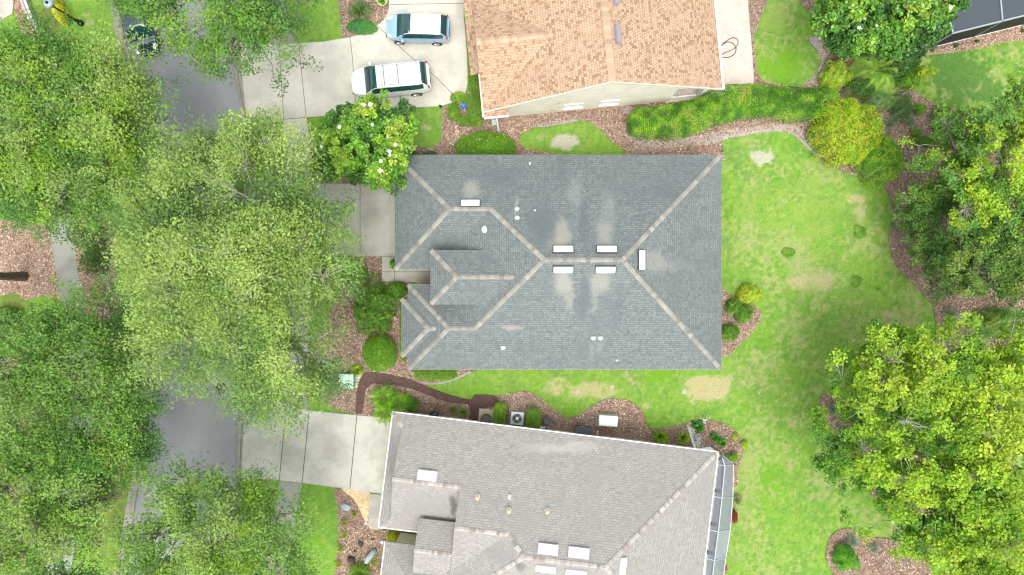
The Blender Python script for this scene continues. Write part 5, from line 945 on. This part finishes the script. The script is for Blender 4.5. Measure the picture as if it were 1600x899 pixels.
shrub('loose_shrub', 'dark shrub under the large magnolia, above the fan palm', 'shrub', 1412, 100, 28, 22, 1.6, DKS, DKSW, n=2600, L=.13, Wl=.06, lump=.2)
shrub('loose_shrub', 'lime-tipped shrub at the edge of the upper right lawn', 'shrub', 1441, 112, 16, 14, 1.4, LIM, LIMW, n=1500, L=.14, Wl=.08, lump=.45)
shrub('loose_shrub', 'mid-green shrub left of the lime-tipped shrub, right of the palm', 'shrub', 1421, 126, 17, 14, 1.1, HED, HEDW, n=1500, L=.13, Wl=.07, lump=.4)
shrub('loose_shrub', 'dark shrub in the gap between the croton shrub and the fan palm', 'shrub', 1345, 138, 22, 16, 1.1, DKS, DKSW, n=1700, L=.13, Wl=.05, lump=.4)
shrub('red_shrub', 'low reddish shrub in front of the large magnolia by the lawn tip', 'shrub', 1318, 96, 17, 11, .9, [(.28, .10, .05), (.36, .2, .07), (.16, .10, .04), (.22, .28, .05)], [3, 2, 2, 1], n=1100, L=.10, Wl=.05, lump=.2)
rosette('silver_plant', 'pale blue-grey spiky plant beside the reddish shrub', 'plant', 1316, 97, 9, .9, 22, ((.40, .50, .55), (.52, .62, .68)), .05, .3)
shrub('croton_shrub', 'yellow-green feathery shrub between the lawn tip and the fan palm', 'shrub', 1308, 119, 26, 19, 1.1, LIM, LIMW, n=2600, L=.24, Wl=.05, lump=.55)
rosette('fan_palm', 'largest palm, feathery green fronds, south of the large magnolia', 'palm', 1374, 107, 41, 1.3, 17, ((.24, .44, .04), (.32, .50, .06), (.14, .32, .03), (.20, .40, .04)), .19, .9, leaflets=30, z0=.5, tr=.3)
rosette('small_palm', 'small palm with thin pale fronds deep among the trees at right', 'palm', 1479, 326, 17, 1.0, 22, ((.30, .42, .12), (.38, .40, .14)), .05, .7, leaflets=16, z0=1.2, tr=.4)
WEED = [(.17, .37, .04), (.22, .42, .05), (.28, .46, .06)]
# right-hand mulch plants
BG = 'blue-grey grass clumps in the mulch east of the lawn'
for (px, py, r), lb in zip(((1393, 192, 15), (1402, 246, 15), (1424, 190, 12), (1447, 258, 13), (1487, 490, 15), (1397, 352, 8)), ('grass clump just right of the golden shrub', 'grass clump between the bright green shrub and the mulch', 'grass clump at the top of the bare mulch, left of a small green plant', 'grass clump where the mulch meets the airy tree', 'grass clump in the mulch above the biggest yellow-green tree', 'tiny grass clump on the narrow mulch edge of the lawn')):
    rosette('grass_clump', 'blue-grey '+lb, 'plant', px, py, r, .6, 70, ((.25, .34, .22), (.32, .40, .27), (.20, .30, .17)), .012, .4, group=BG)
for px, py, rx, ry, h, lb, pl, pw in ((1437, 170, 9, 9, .6, 'small round green plant in the bare mulch of the upper right', HED, HEDW), (1432, 208, 8, 6, .5, 'little plant above the dark low row in the mulch', HED, HEDW), (1445, 221, 24, 9, .8, 'low dark green row across the mulch path', LO, [3, 3, 2, 1]), (1470, 185, 14, 22, 1.0, 'bushy green shrub left of the airy tree', LO, [3, 3, 2, 1]), (1372, 452, 3, 3, .1, 'tiny weed tuft in the lower back lawn', WEED, [2, 2, 1]),
                                      (1338, 440, 5, 5, .04, 'faint weed tuft near the south of the back lawn', WEED, [2, 2, 1]), (1343, 363, 9, 11, .07, 'dark round weed clump in the middle of the back lawn', WEED, [2, 2, 1]), (1230, 393, 8, 7, .05, 'weed clump in the back lawn nearest the grey roof', WEED, [2, 2, 1]), (1480, 380, 26, 22, 1.8, 'brownish-green brush under the trees at right', LO[:2]+[(.28, .24, .12)], [2, 2, 1]), (1560, 505, 40, 26, 1.6, 'soft green brush between the dark trees and the biggest yellow tree', LO[:2]+PALE[:2], [2, 2, 1, 2]), (1505, 255, 20, 14, 1.0, 'green undershrub beneath the airy tree', LO, [3, 3, 2, 1])):
    shrub('shrub', lb, 'shrub', px, py, rx, ry, h, pl, pw, n=int(260+rx*ry*5), L=.11, Wl=.05, lump=.22 if h > .15 else .6)
# east bed of the grey house
shrub('golden_shrub', 'bright yellow shrub in the small bed at the east eave of the grey roof', 'shrub', 1172, 460, 19, 15, 1.0, [(.42, .52, .03), (.52, .56, .04), (.28, .46, .03)], [2, 2, 2], n=1700, L=.14, Wl=.07, lump=.24)
for px, py, r, lb in ((1146, 480, 13, 'shrub nearest the yellow shrub'), (1162, 490, 14, 'outermost shrub by the bed edge'), (1141, 519, 13, 'lowest shrub')):
    shrub('strappy_shrub', 'dark green strappy '+lb+' in the bed east of the roof', 'shrub', px, py, r, r, .9, LO[:3]+YEL[:1], [2, 3, 2, 1], n=1100, L=.20, Wl=.035, lump=.18, group='green shrubs in the bed east of the grey roof')
# front garden plants
rosette('small_cycad', 'round yellow-green spiky plant beside the green utility box', 'plant', 557.5, 579, 12, .55, 40, ((.36, .52, .04), (.28, .46, .03)), .035, .45)
CY = 'palm fronds of the cycad group by the bottom driveway'
for px, py, r, n_, lb in ((597, 622, 27, 30, 'upper left plant'), (600, 646, 25, 26, 'lowest plant, hanging over the driveway'), (621, 632, 26, 28, 'right-hand plant, next to the round dark shrub')):
    rosette('cycad', 'large bright green feathery cycad, '+lb, 'cycad', px, py, r, 1.0, n_, ((.20, .46, .02), (.30, .54, .03), (.14, .36, .02)), .15, .75, leaflets=22, z0=.45, group=CY)
shrub('round_hedge', 'small round dark shrub right of the cycads above the bottom roof', 'hedge', 643, 632, 11, 11, .9, DKS[1:2]+HED[:2], [2, 2, 1], n=900, L=.09, Wl=.045, lump=.05)
shrub('loose_shrub', 'dark low shrubs under the oak beside the utility box', 'shrub', 505, 600, 26, 26, .9, LO+BLG[:1], [3, 3, 2, 1, 1], n=1800, L=.12, Wl=.03, lump=.25)
for px, py, r, lb in ((708, 641, 7, 'in the mulch by the brick path corner'), (723, 646, 8, 'beside the tan condenser pad')):
    rosette('lily_plant', 'small leafy green plant '+lb, 'plant', px, py, r, .35, 18, ((.22, .42, .03), (.14, .32, .02)), .05, .4, group='small plants by the brick path')
for px, py, rx, ry, lb in ((781, 645, 9.5, 17, 'between the tan pad and the grey condenser'), (833, 654, 11, 17, 'right of the grey condenser')):
    shrub('clipped_hedge', 'small boxy clipped hedge '+lb, 'hedge', px, py, rx, ry, .9, LIM[2:3]+HED[:2]+HED[3:], [2, 2, 2, 2], n=2300, L=.07, Wl=.035, lump=.05, box=7, sq=4, group='boxy hedges beside the condensers', rz=R(-5))
rosette('yucca', 'left bright green spiky plant at the north gutter of the pale roof', 'plant', 1033, 684, 16, .8, 46, ((.24, .46, .02), (.34, .54, .03)), .03, .4, group='spiky plants at the pale roof')
rosette('yucca', 'right yellow-striped spiky plant beside the white gravel patch', 'plant', 1069, 685, 14, .8, 34, ((.42, .52, .08), (.28, .46, .04)), .035, .3, group='spiky plants at the pale roof')
rosette('broad_leaf_plant', 'glossy dark green rosette above the white gravel patch', 'plant', 1092, 667, 12, .6, 12, ((.03, .22, .02), (.05, .30, .02)), .11, .4)
rosette('broad_leaf_plant', 'glossy green plant in the middle of the rounded mulch bed', 'plant', 1117, 684, 8, .5, 12, ((.06, .30, .02), (.08, .36, .03)), .10, .4); rosette('broad_leaf_plant', 'glossy green plant just right of the middle one in the rounded bed', 'plant', 1129, 692, 8, .5, 12, ((.07, .32, .02), (.12, .38, .03)), .10, .4)
shrub('lime_shrub', 'tiny yellow-leaved shrub inside the rounded mulch bed edge', 'shrub', 1148, 682, 5, 5, .4, LIM, LIMW, n=200, lump=.2); shrub('lime_shrub', 'bright lime shrub straddling the rounded bed and the lawn', 'shrub', 1163, 695, 6, 6, .4, LIM, LIMW, n=240, lump=.2)
shrub('low_shrub', 'low green plants at the porch corner of the pale roof', 'shrub', 1143, 714, 10, 6, .5, HED, HEDW, n=420, L=.09, lump=.25)
rosette('dry_grass', 'straw-coloured grass clump beside the screened porch', 'plant', 1153, 782, 11, .6, 80, ((.52, .46, .28), (.42, .42, .20), (.34, .38, .14)), .012, .5)
shrub('red_shrub', 'dark red leafy plant beside the screened porch', 'shrub', 1147, 806, 6, 12, .5, [(.30, .03, .04), (.22, .03, .03), (.42, .08, .07)], [2, 2, 1], n=420, L=.10, Wl=.05, lump=.25)
shrub('red_shrub', 'small orange and red plant lowest along the screened porch', 'shrub', 1130, 888, 5, 8, .4, [(.5, .22, .06), (.3, .04, .04)], [1, 1], n=260, L=.10, Wl=.05, lump=.25)
GT = 'small grass tufts in the bottom front bed'
for (px, py, r), lb in zip(((553, 804, 5), (538, 817, 6), (537.5, 836, 7.5), (532, 858, 7), (528, 882, 7), (583, 878, 9)), ('highest tuft, nearest the pebbles', 'second tuft down along the lawn', 'third and greenest tuft down along the lawn', 'fourth tuft down along the lawn', 'lowest tuft along the lawn', 'yellow tuft touching the large blue-grey boulder')):
    rosette('grass_tuft', lb+' in the bottom front bed', 'plant', px, py, r, .35, 40, ((.40, .50, .04), (.30, .44, .03), (.48, .52, .10)), .015, .35, group=GT)
rosette('grass_clump', 'big dark green grass clump at the bottom edge of the front bed', 'plant', 561, 898, 24, .9, 160, ((.18, .38, .03), (.28, .46, .04), (.12, .28, .02)), .016, .5)
shrub('golden_shrub', 'yellow-leaved shrub beside the porch slab of the pale-roofed house', 'shrub', 614, 840, 11, 11, .8, [(.58, .54, .03), (.48, .50, .04), (.32, .40, .04)], [2, 2, 1], n=1300, L=.10, Wl=.07, lump=.15); shrub('golden_shrub', 'narrow yellow-leaved shrub below the first, along the bottom gutter', 'shrub', 603, 860, 4, 14, .6, [(.58, .54, .03), (.48, .50, .04), (.32, .40, .04)], [2, 2, 1], n=520, L=.09, Wl=.06, lump=.15)
# top-left bed and top bed
rosette('agave', 'dark green spiky ponytail plant in the bed at the top edge', 'plant', 561, 14, 24, 1.1, 110, ((.16, .28, .08), (.22, .34, .10), (.10, .20, .06)), .018, .6)
shrub('ground_cover', 'low green ground cover with blue flowers under the spiky plant', 'shrub', 565, 42, 24, 13, .35, [(.08, .30, .06), (.12, .38, .05), (.08, .24, .12)], [2, 2, 1], n=2600, L=.07, Wl=.05, lump=.14)
YF = 'yellow-leaved shrubs by the street lamp'
for px, py, rx, ry, lb in ((91, 4, 5, 10, 'above the lamp post'), (98, 27, 6, 12, 'crossed by the lamp post'), (112, 68, 8, 8, 'among the tree leaves below the lamp'),):
    shrub('golden_shrub', 'bright yellow shrub '+lb, 'shrub', px, py, rx, ry, .8, [(.72, .66, .03), (.60, .60, .05), (.45, .50, .04)], [3, 2, 1], n=900, L=.12, Wl=.07, lump=.5, group=YF)
for px, py, rx, ry, h, lb in ((142, 362, 20, 34, 2.4, 'dark bushy evergreen between the left sidewalk and the mulch'), (150, 405, 18, 26, 1.6, 'second dark evergreen, lower down beside the left sidewalk'), (10, 500, 24, 22, 1.2, 'dark shrub at the left edge under the mulch patch'), (165, 300, 18, 30, 2.2, 'shaded dark shrub under the upper left tree')):
    shrub('evergreen_shrub', lb, 'shrub', px, py, rx, ry, h, DKS, DKSW, n=3000, L=.14, Wl=.035, lump=.28)
shrub('evergreen_shrub', 'dark green shrub left of the bottom left kerb', 'shrub', 158, 765, 26, 20, 1.6, DKS[:2]+MIDG[:1], [2, 2, 1], n=2400, L=.12, Wl=.045, lump=.28)
shrub('shrub', 'bushy green plant in the mulch island at the bottom', 'shrub', 1319, 871, 20, 20, 1.0, [(.10, .34, .02), (.18, .44, .02), (.06, .24, .02)], [2, 2, 1], n=1900, L=.20, Wl=.045, lump=.24)
rosette('grass_clump', 'blue-grey grass clump above the bushy plant of the bottom mulch island', 'plant', 1333, 846, 13, .6, 70, ((.22, .34, .22), (.30, .40, .28)), .012, .4, group=BG); rosette('grass_clump', 'blue-grey grass clump right of the other in the bottom mulch island', 'plant', 1367, 858, 11, .6, 60, ((.22, .34, .22), (.30, .40, .28)), .012, .4, group=BG)
rosette('grass_clump', 'blue-grey grass clump in the small mulch notch under the big tree', 'plant', 1303, 640, 14, .6, 60, ((.20, .32, .18), (.28, .40, .24)), .012, .4, group=BG)
for (px, py), lb in zip(((1456, 79), (1493, 72), (1526, 65), (1597, 49)), ('at the corner of the cage', 'smallest, second from the cage corner', 'third from the cage corner', 'at the right edge of the photo')):
    shrub('seedling', 'tiny dark plant in the pale mulch strip, '+lb, 'plant', px, py, 2.6, 2.6, .25, DKS, DKSW, n=90, L=.08, Wl=.04, lump=.2, group='seedlings along the pool cage')

# ------------------------------------------------------------------ small things
LP = thing('street_lamp', W(127, 37), 'black street lamp post with a round grey glass head', 'street lamp'); lx, ly = W(127, 37)
G().lathe((lx, ly, 0), [(.20, 0), (.20, .12), (.15, .2), (.13, .55), (.08, .65), (.055, .75), (.05, 2.75), (.07, 2.8)], 14).mk('post', DKMET, LP, True)
hd = G().lathe((lx, ly, 0), [(.08, 2.78), (.13, 2.85), (.19, 3.05), (.22, 3.16)], 18).mk('lamp_head', DKMET, LP, True)
G().lathe((lx, ly, 0), [(.29, 3.16), (.30, 3.19), (.24, 3.27), (.12, 3.33)], 20).mk('glass_cap', simple('lamp_glass', (.28, .36, .44), .25, spec=.7), hd, True); G().lathe((lx, ly, 0), [(.10, 3.33), (.08, 3.40), (.02, 3.46)], 10).mk('finial', DKMET, hd, True)
lwp = [(36, -50), (42, 0), (50, 20), (60, 42), (68, 60)]; c = smooth_poly(pxpoly(lwp), .5, 0, closed=False); A0 = c[0]
g = G(); g.prism(line_between(offs(c, .13), offs(c, -.13)), -.05, .48); wl = g.mk('garden_wall', simple('grey_block', (.33, .31, .28), .9, var=.2, scale=8), None, origin=(*c[len(c)//2], 0)); tag(wl, 'low grey garden wall beside the orange mulch in the top left corner', 'wall')
G().prism(line_between(offs(c, .19), offs(c, .02)), .482, .54).mk('coping', simple('grey_coping', (.44, .42, .38), .9, var=.15), wl); G().prism(line_between(offs(c, -.03), offs(c, -.19)), .482, .54).mk('coping', simple('grey_coping_b', (.36, .345, .31), .9, var=.15), wl)
# utility box and its pad
UX = thing('utility_box', W(543, 596), 'square pale green utility transformer box on a concrete pad', 'utility box'); ux, uy = W(541, 596, .7); UG = simple('utility_green', (.27, .44, .31), .5, var=.06)
bevel(G().box((ux, uy, .37), (.92, .92, .66)).mk('cabinet', UG, UX), .03); bevel(G().box((ux, uy, .73), (.98, .98, .07), taper=.95).mk('lid', simple('utility_green_lid', (.34, .52, .38), .45, var=.05), UX), .02); G().box((ux+.26, uy-.02, .03), (1.35, 1.0, .1)).mk('pad', CONC, UX); G().box((ux+.475, uy, .45), (.03, .5, .3)).mk('latch_panel', UG, UX)
mx, my = W(509, 574, .4); MB_ = thing('utility_marker', (mx, my), 'small round pale green utility pedestal under the oak edge', 'pedestal'); bevel(G().lathe((mx, my, 0), [(.22, 0), (.22, .32)], 18).mk('cylinder_body', UG, MB_, True), .01); G().lathe((mx, my, .32), [(.25, 0), (.25, .05), (.12, .12)], 18).mk('lid', simple('pedestal_lid', (.42, .60, .48), .4), MB_, True)
# downspout block + ornament
sx, sy = W(772, 192); SB = thing('splash_block', (sx, sy), 'pale green splash block under the tan house downspout', 'splash block'); bevel(G().box((sx, sy, .09), (.32, .42, .08), taper=.9).mk('tray', simple('splash_green', (.36, .46, .36), .6, var=.1), SB), .03); G().box((sx-.13, sy, .14), (.04, .4, .05)).box((sx+.13, sy, .14), (.04, .4, .05)).mk('rim', simple('splash_green_rim', (.44, .54, .44), .6), SB)
ox, oy = W(724.5, 166, .4); OR = thing('garden_ornament', (ox, oy), 'bright blue glazed ornament in the mulch circle between the clipped hedges', 'ornament'); BLU = simple('blue_glaze', (.02, .16, .60), .15, spec=.8)
G().lathe((ox, oy, 0), [(.12, 0), (.10, .25), (.14, .32)], 14).mk('pedestal', BLU, OR, True); g = G()
for k in range(6):
    a = k*math.pi/3; u = Vector((math.cos(a), math.sin(a), 0)); s = Vector((-u.y, u.x, 0)); c0 = Vector((ox, oy, .34)); g.add([c0, c0+u*.13+s*.06+Vector((0, 0, .06)), c0+u*.22+Vector((0, 0, .10)), c0+u*.13-s*.06+Vector((0, 0, .06)), c0+u*.12-Vector((0, 0, .03))], [(0, 1, 2, 3), (0, 4, 1), (1, 4, 2), (2, 4, 3), (3, 4, 0)])
g.mk('petal_ring', BLU, OR); G().lathe((ox, oy, .34), [(.05, 0), (.06, .05), (.02, .09)], 10).mk('centre_knob', simple('blue_glaze_pale', (.12, .42, .8), .15), OR, True)
kx, ky = W(688, 167); SPT = thing('garden_spotlight', (kx, ky), 'small black garden spotlight beside the top driveway', 'spotlight'); G().tube([(kx, ky, 0), (kx, ky, .15)], .02, 6).mk('stake', DKMET, SPT); G().tube([(kx-.05, ky+.05, .15), (kx+.10, ky-.06, .24)], [.05, .075], 10).mk('lamp_housing', DKMET, SPT, True)
# planter at top edge
qx, qy = W(597, 1, .3); PL = thing('planter', (qx, qy), 'round pale lime bowl planter at the top edge', 'planter'); G().lathe((qx, qy, 0), [(.18, .03), (.32, .22), (.36, .34), (.33, .34), (.28, .26), (.05, .24)], 24).mk('bowl', simple('lime_glaze', (.52, .60, .30), .4), PL, True); g = np.array((qx, qy, .34))+RNG.normal(size=(20, 3))*np.array((.1, .1, .04)); V, F, C = leafcloud(g, 16, .12, .09, .05, HED, HEDW); mk_np('foliage', V, F, LEAF, PL, tint=C)
# condensers
def cond(px, py, label):
    x, y = W(px, py, .75); T0 = thing('air_conditioner', (x, y), label, 'air conditioner', rz=R(-5)); rz = R(-5); M3 = Matrix.Rotation(rz, 3, 'Z')
    bevel(G().box((x, y, .40), (.78, .78, .68), rz).mk('cabinet', simple('condenser_grey', (.40, .42, .40), .5, .2, var=.1), T0), .03)
    t = G().box((x, y, .755), (.84, .84, .05), rz); tp_ = t.mk('top_panel', simple('condenser_top', (.50, .53, .52), .45, .3), T0); bevel(tp_, .03)
    G().lathe((x, y, .782), [(.30, 0), (.30, .02)], 28).mk('fan_well', simple('fan_well', (.04, .045, .045), .6), T0); f = G()
    for k in range(4):
        a = k*math.pi/2+.3; u = Vector((math.cos(a), math.sin(a), 0)); s = Vector((-u.y, u.x, 0)); c0 = Vector((x, y, .806)); f.add([c0+s*.03, c0+u*.27+s*.16, c0+u*.28+Vector((0, 0, .02)), c0-s*.05+u*.05], [(0, 1, 2, 3)])
    f.mk('fan_blade', simple('fan_blade', (.16, .17, .17), .4, .5), T0); G().lathe((x, y, .81), [(.13, 0), (.12, .03), (.04, .05)], 16).mk('motor_cap', simple('motor_cap', (.75, .76, .76), .25, .5), T0, True)
    gr = G()
    for r in (.12, .20, .28): gr.tube([(x+r*math.cos(t_), y+r*math.sin(t_), .85) for t_ in np.linspace(0, 6.283, 25)], .004, 4, False)
    gr.mk('fan_guard', GREYMET, T0); G().box((x+.02, y, .02), (1.12, 1.05, .12), rz).mk('pad', CONC2, T0); return T0
cond(808, 654, 'square grey condenser with round fan, between the two boxy hedges')
x, y = W(759, 652, .1); T0 = thing('air_conditioner', (x, y), 'round black-grilled condenser on a wide tan pad, half under the pale roof', 'air conditioner', rz=R(-6)); G().box((x, y-.05, .06), (.96, 1.15, .14), R(-6)).mk('pad', simple('tan_pad', (.56, .49, .34), .85, var=.07), T0)
x, y = W(759, 658, .7); G().lathe((x, y, 0), [(.36, .13), (.36, .66), (.38, .70), (.30, .72)], 24).mk('drum', simple('drum_dark', (.07, .07, .07), .5), T0, True); gr = G()
for r in (.08, .15, .22, .29, .35): gr.tube([(x+r*math.cos(t_), y+r*math.sin(t_), .74) for t_ in np.linspace(0, 6.283, 25)], .008, 4, False)
for k in range(14): a = k*math.pi/7; gr.tube([(x+.06*math.cos(a), y+.06*math.sin(a), .745), (x+.35*math.cos(a), y+.35*math.sin(a), .745)], .006, 4)
gr.mk('fan_guard', simple('guard_tan', (.40, .36, .27), .5, .3), T0)
x, y = W(855, 658, .5); T0 = thing('round_bin', (x, y), 'round dark grey lidded bin in the mulch beside the boxy hedge', 'bin'); G().lathe((x, y, 0), [(.20, 0), (.24, .45), (.25, .47)], 22).mk('barrel', simple('bin_dark', (.035, .037, .04), .5), T0, True); G().lathe((x, y, .47), [(.27, 0), (.27, .04), (.20, .06), (.19, .05), (.05, .055)], 22).mk('lid', simple('bin_lid', (.085, .095, .11), .4), T0, True)
x, y = W(848, 670, .4); T0 = thing('hose_reel', (x, y), 'small white reel partly under the pale roof edge, below the round bin', 'hose reel'); G().box((x, y, .25), (.34, .22, .36), R(-6)).mk('housing', WHITE, T0); G().tube([(x-.2, y, .35), (x+.22, y, .35)], .09, 12).mk('drum', BLKP, T0, True)
x, y = W(911, 674, .6); T0 = thing('storage_box', (x, y), 'flat dark grey storage box against the pale roof edge', 'box', rz=R(-6)); bevel(G().box((x, y, .30), (.98, .52, .56), R(-6)).mk('box_body', simple('box_dark', (.05, .055, .062), .5), T0), .03); bevel(G().box((x, y, .61), (1.05, .60, .06), R(-6)).mk('lid', simple('box_lid', (.085, .095, .108), .45), T0), .02); G().box((x, y+.30, .50), (.2, .04, .06), R(-6)).mk('latch', GREYMET, T0)
x, y = W(950.5, 658, .7); T0 = thing('generator', (x, y), 'white rounded standby generator on its own pad in the mulch', 'generator', rz=R(-4)); GW = simple('generator_white', (.74, .78, .74), .35, coat=.2); bevel(G().box((x, y, .40), (1.22, .68, .62), R(-4)).mk('housing', GW, T0), .14, 4); bevel(G().box((x, y, .74), (1.26, .72, .07), R(-4), .93).mk('lid', GW, T0), .03, 3); G().box((x-.02, y-.04, .03), (1.4, .85, .1), R(-4)).mk('pad', CONC2, T0)
G().box((x-.61, y, .45), (.03, .5, .35), R(-4)).mk('vent_louvre', GREYMET, T0)
x, y = W(933, 676, .5); T0 = thing('water_spigot', (x, y), 'white pipe fitting left of the generator, at the gutter', 'pipe'); G().tube([(x, y-.2, .05), (x, y-.15, .5), (x+.05, y+.1, .55)], .035, 8).mk('pipe', WHITE, T0, True); G().lathe((x+.02, y, .5), [(.07, 0), (.09, .04), (.03, .08)], 10).mk('valve', GREYMET, T0, True)
x, y = W(678, 649, .6); T0 = thing('kettle_grill', (x, y), 'dark round kettle barbecue half under the north gutter of the pale roof', 'barbecue'); G().lathe((x, y, .35), [(.10, 0), (.24, .10), (.29, .22), (.29, .25), (.22, .36), (.08, .42)], 22).mk('kettle', simple('kettle_dark', (.035, .018, .02), .3, coat=.5), T0, True); gg = G()
for k in range(3): a = k*2.1+.5; gg.tube([(x+.1*math.cos(a), y+.1*math.sin(a), .42), (x+.26*math.cos(a), y+.26*math.sin(a), .03)], .015, 6)
gg.mk('leg', DKMET, T0); G().tube([(x-.05, y, .78), (x, y, .83), (x+.05, y, .78)], .012, 6).mk('handle', DKMET, T0)
# hose on the patio
hp = [(1128, 70, 0), (1133, 66, 0), (1141, 61, 0), (1148, 60, 0), (1152.5, 64, 0), (1152, 71, 0), (1146, 77, 0), (1138, 81, 0), (1131, 84, 0), (1127, 86, 0)]; hp2 = [(1127, 72, 0), (1135, 67, 0), (1143, 68, 0), (1149, 75, 0), (1148, 84, 0), (1140, 90, 0), (1132, 91, 0), (1127, 90, 0)]
c1 = smooth_poly([W(a, b) for a, b, _ in hp], .1, 0, closed=False); c2 = smooth_poly([W(a, b) for a, b, _ in hp2], .1, 0, closed=False); hs_ = G().tube([(a, b, .075) for a, b in c1], .024, 7).tube([(a, b, .10) for a, b in c2], .024, 7).mk('garden_hose', simple('hose_brown', (.09, .07, .05), .6), None, True, origin=(*c1[4], .05)); tag(hs_, 'dark looped garden hose on the pale paver patio', 'hose')
# manhole
x, y = W(345, 607); T0 = thing('manhole_cover', (x, y, .012), 'round dark manhole cover in the road under the oak edge', 'manhole cover'); G().lathe((x, y, .012), [(.40, 0), (.40, .012)], 28).mk('cover', simple('cast_iron', (.06, .055, .055), .7, .3, var=.3), T0); gr = G()
for k in range(-3, 4): gr.box((x+k*.09, y, .028), (.03, .5, .006))
gr.mk('tread', simple('cast_iron_rib', (.09, .085, .08), .7, .3), T0)
# rocks
def rock(px, py, rx, ry, h, mat, label, group, rz=0, seed=0):
    bm = bmesh.new(); bmesh.ops.create_icosphere(bm, subdivisions=3, radius=1); r = random.Random(seed); ns = [Vector((r.gauss(0, 1), r.gauss(0, 1), r.gauss(0, 1))).normalized() for _ in range(9)]
    for v in bm.verts:
        d = v.co.normalized(); k = min(1.0, min((.50+.48*((i*7) % 5)/5)/max(.05, d.dot(n)) for i, n in enumerate(ns))); v.co = d*k
    x, y = W(px, py, h*.5); M_ = Matrix.Rotation(rz, 4, 'Z') @ Matrix.Diagonal((m_px(rx), m_px(ry), h, 1)); bm.transform(M_); bm.transform(Matrix.Translation((x, y, h*.35))); V = [v.co.copy() for v in bm.verts]; F = [[q.index for q in f.verts] for f in bm.faces]; bm.free()
    tag(mk('boulder', V, F, mat, origin=(x, y, 0)), label, 'boulder', group)
RBG = simple('rock_bluegrey', (.34, .42, .45), .85, var=.35, scale=7, bump=.6, bscale=12); RDK = simple('rock_dark', (.075, .06, .052), .9, var=.4, scale=9, bump=.6); RLT = simple('rock_white', (.62, .64, .72), .6, var=.1)
RG = 'rocks in the bottom front bed'
rock(540.5, 791.5, 7.5, 8, .35, RBG, 'blue-grey boulder near the pebbles, highest in the bottom front bed', RG, .3, 1); rock(578, 870, 8.5, 14, .5, RBG, 'largest blue-grey boulder, in the middle of the bottom front bed', RG, -.5, 2); rock(563.5, 850, 4.5, 6, .25, RDK, 'small dark rock left of the largest boulder', RG, .4, 3)
rock(549, 876, 6.5, 8.5, .35, RDK, 'larger dark rock, lower left of the largest boulder', RG, .2, 4); rock(596, 847, 4.3, 4.6, .22, RLT, 'round whitish rock beside the yellow-leaved shrub', RG, 0, 5); rock(572.5, 818, 3.4, 3, .15, RLT, 'little pale rock at the tip of the pebbles', RG, 0, 6); rock(581, 843, 4, 3, .16, simple('rock_brown', (.20, .16, .12), .9, var=.3), 'flat brown rock left of the whitish rock', RG, 0, 7); rock(555, 861, 2.6, 3.4, .16, RDK, 'tiny dark rock between the two darker rocks', RG, .6, 8)
# white gravel patch
gp = np.concatenate([np.array(W(1089, 691))+RNG.normal(size=(260, 2))*np.array((.16, .24)), np.array(W(1081, 675))+RNG.normal(size=(160, 2))*np.array((.15, .18)), np.array(W(1100, 657))+RNG.normal(size=(50, 2))*.12]); n = len(gp)
N_ = unit(RNG.normal(size=(n, 3))+np.array((0, 0, 1.5))); V, F = leaves(np.column_stack([gp, np.full(n, .10)]), ortho(N_), N_, RNG.uniform(.04, .09, n), RNG.uniform(.04, .08, n)); o = mk_np('white_gravel', V, F, CHIPM, tint=np.repeat(RNG.uniform(.6, .85, (n, 1))*np.ones((1, 3)), 4, 0)); o['kind'] = 'stuff'
# white sticks by the bay
g = G(); x, y = W(618, 495)
for (a, b), (c_, d_) in (((614, 488), (616, 492)), ((614, 494), (621, 500)), ((602, 500), (604, 503))): g.tube([(*W(a, b), .10), (*W(c_, d_), .12)], .025, 6)
tag(g.mk('white_stakes', WHITE, None, origin=(x, y, 0)), 'short white sticks lying in the mulch left of the bay roof', 'sticks')
scatter_chips(); scatter_grass()
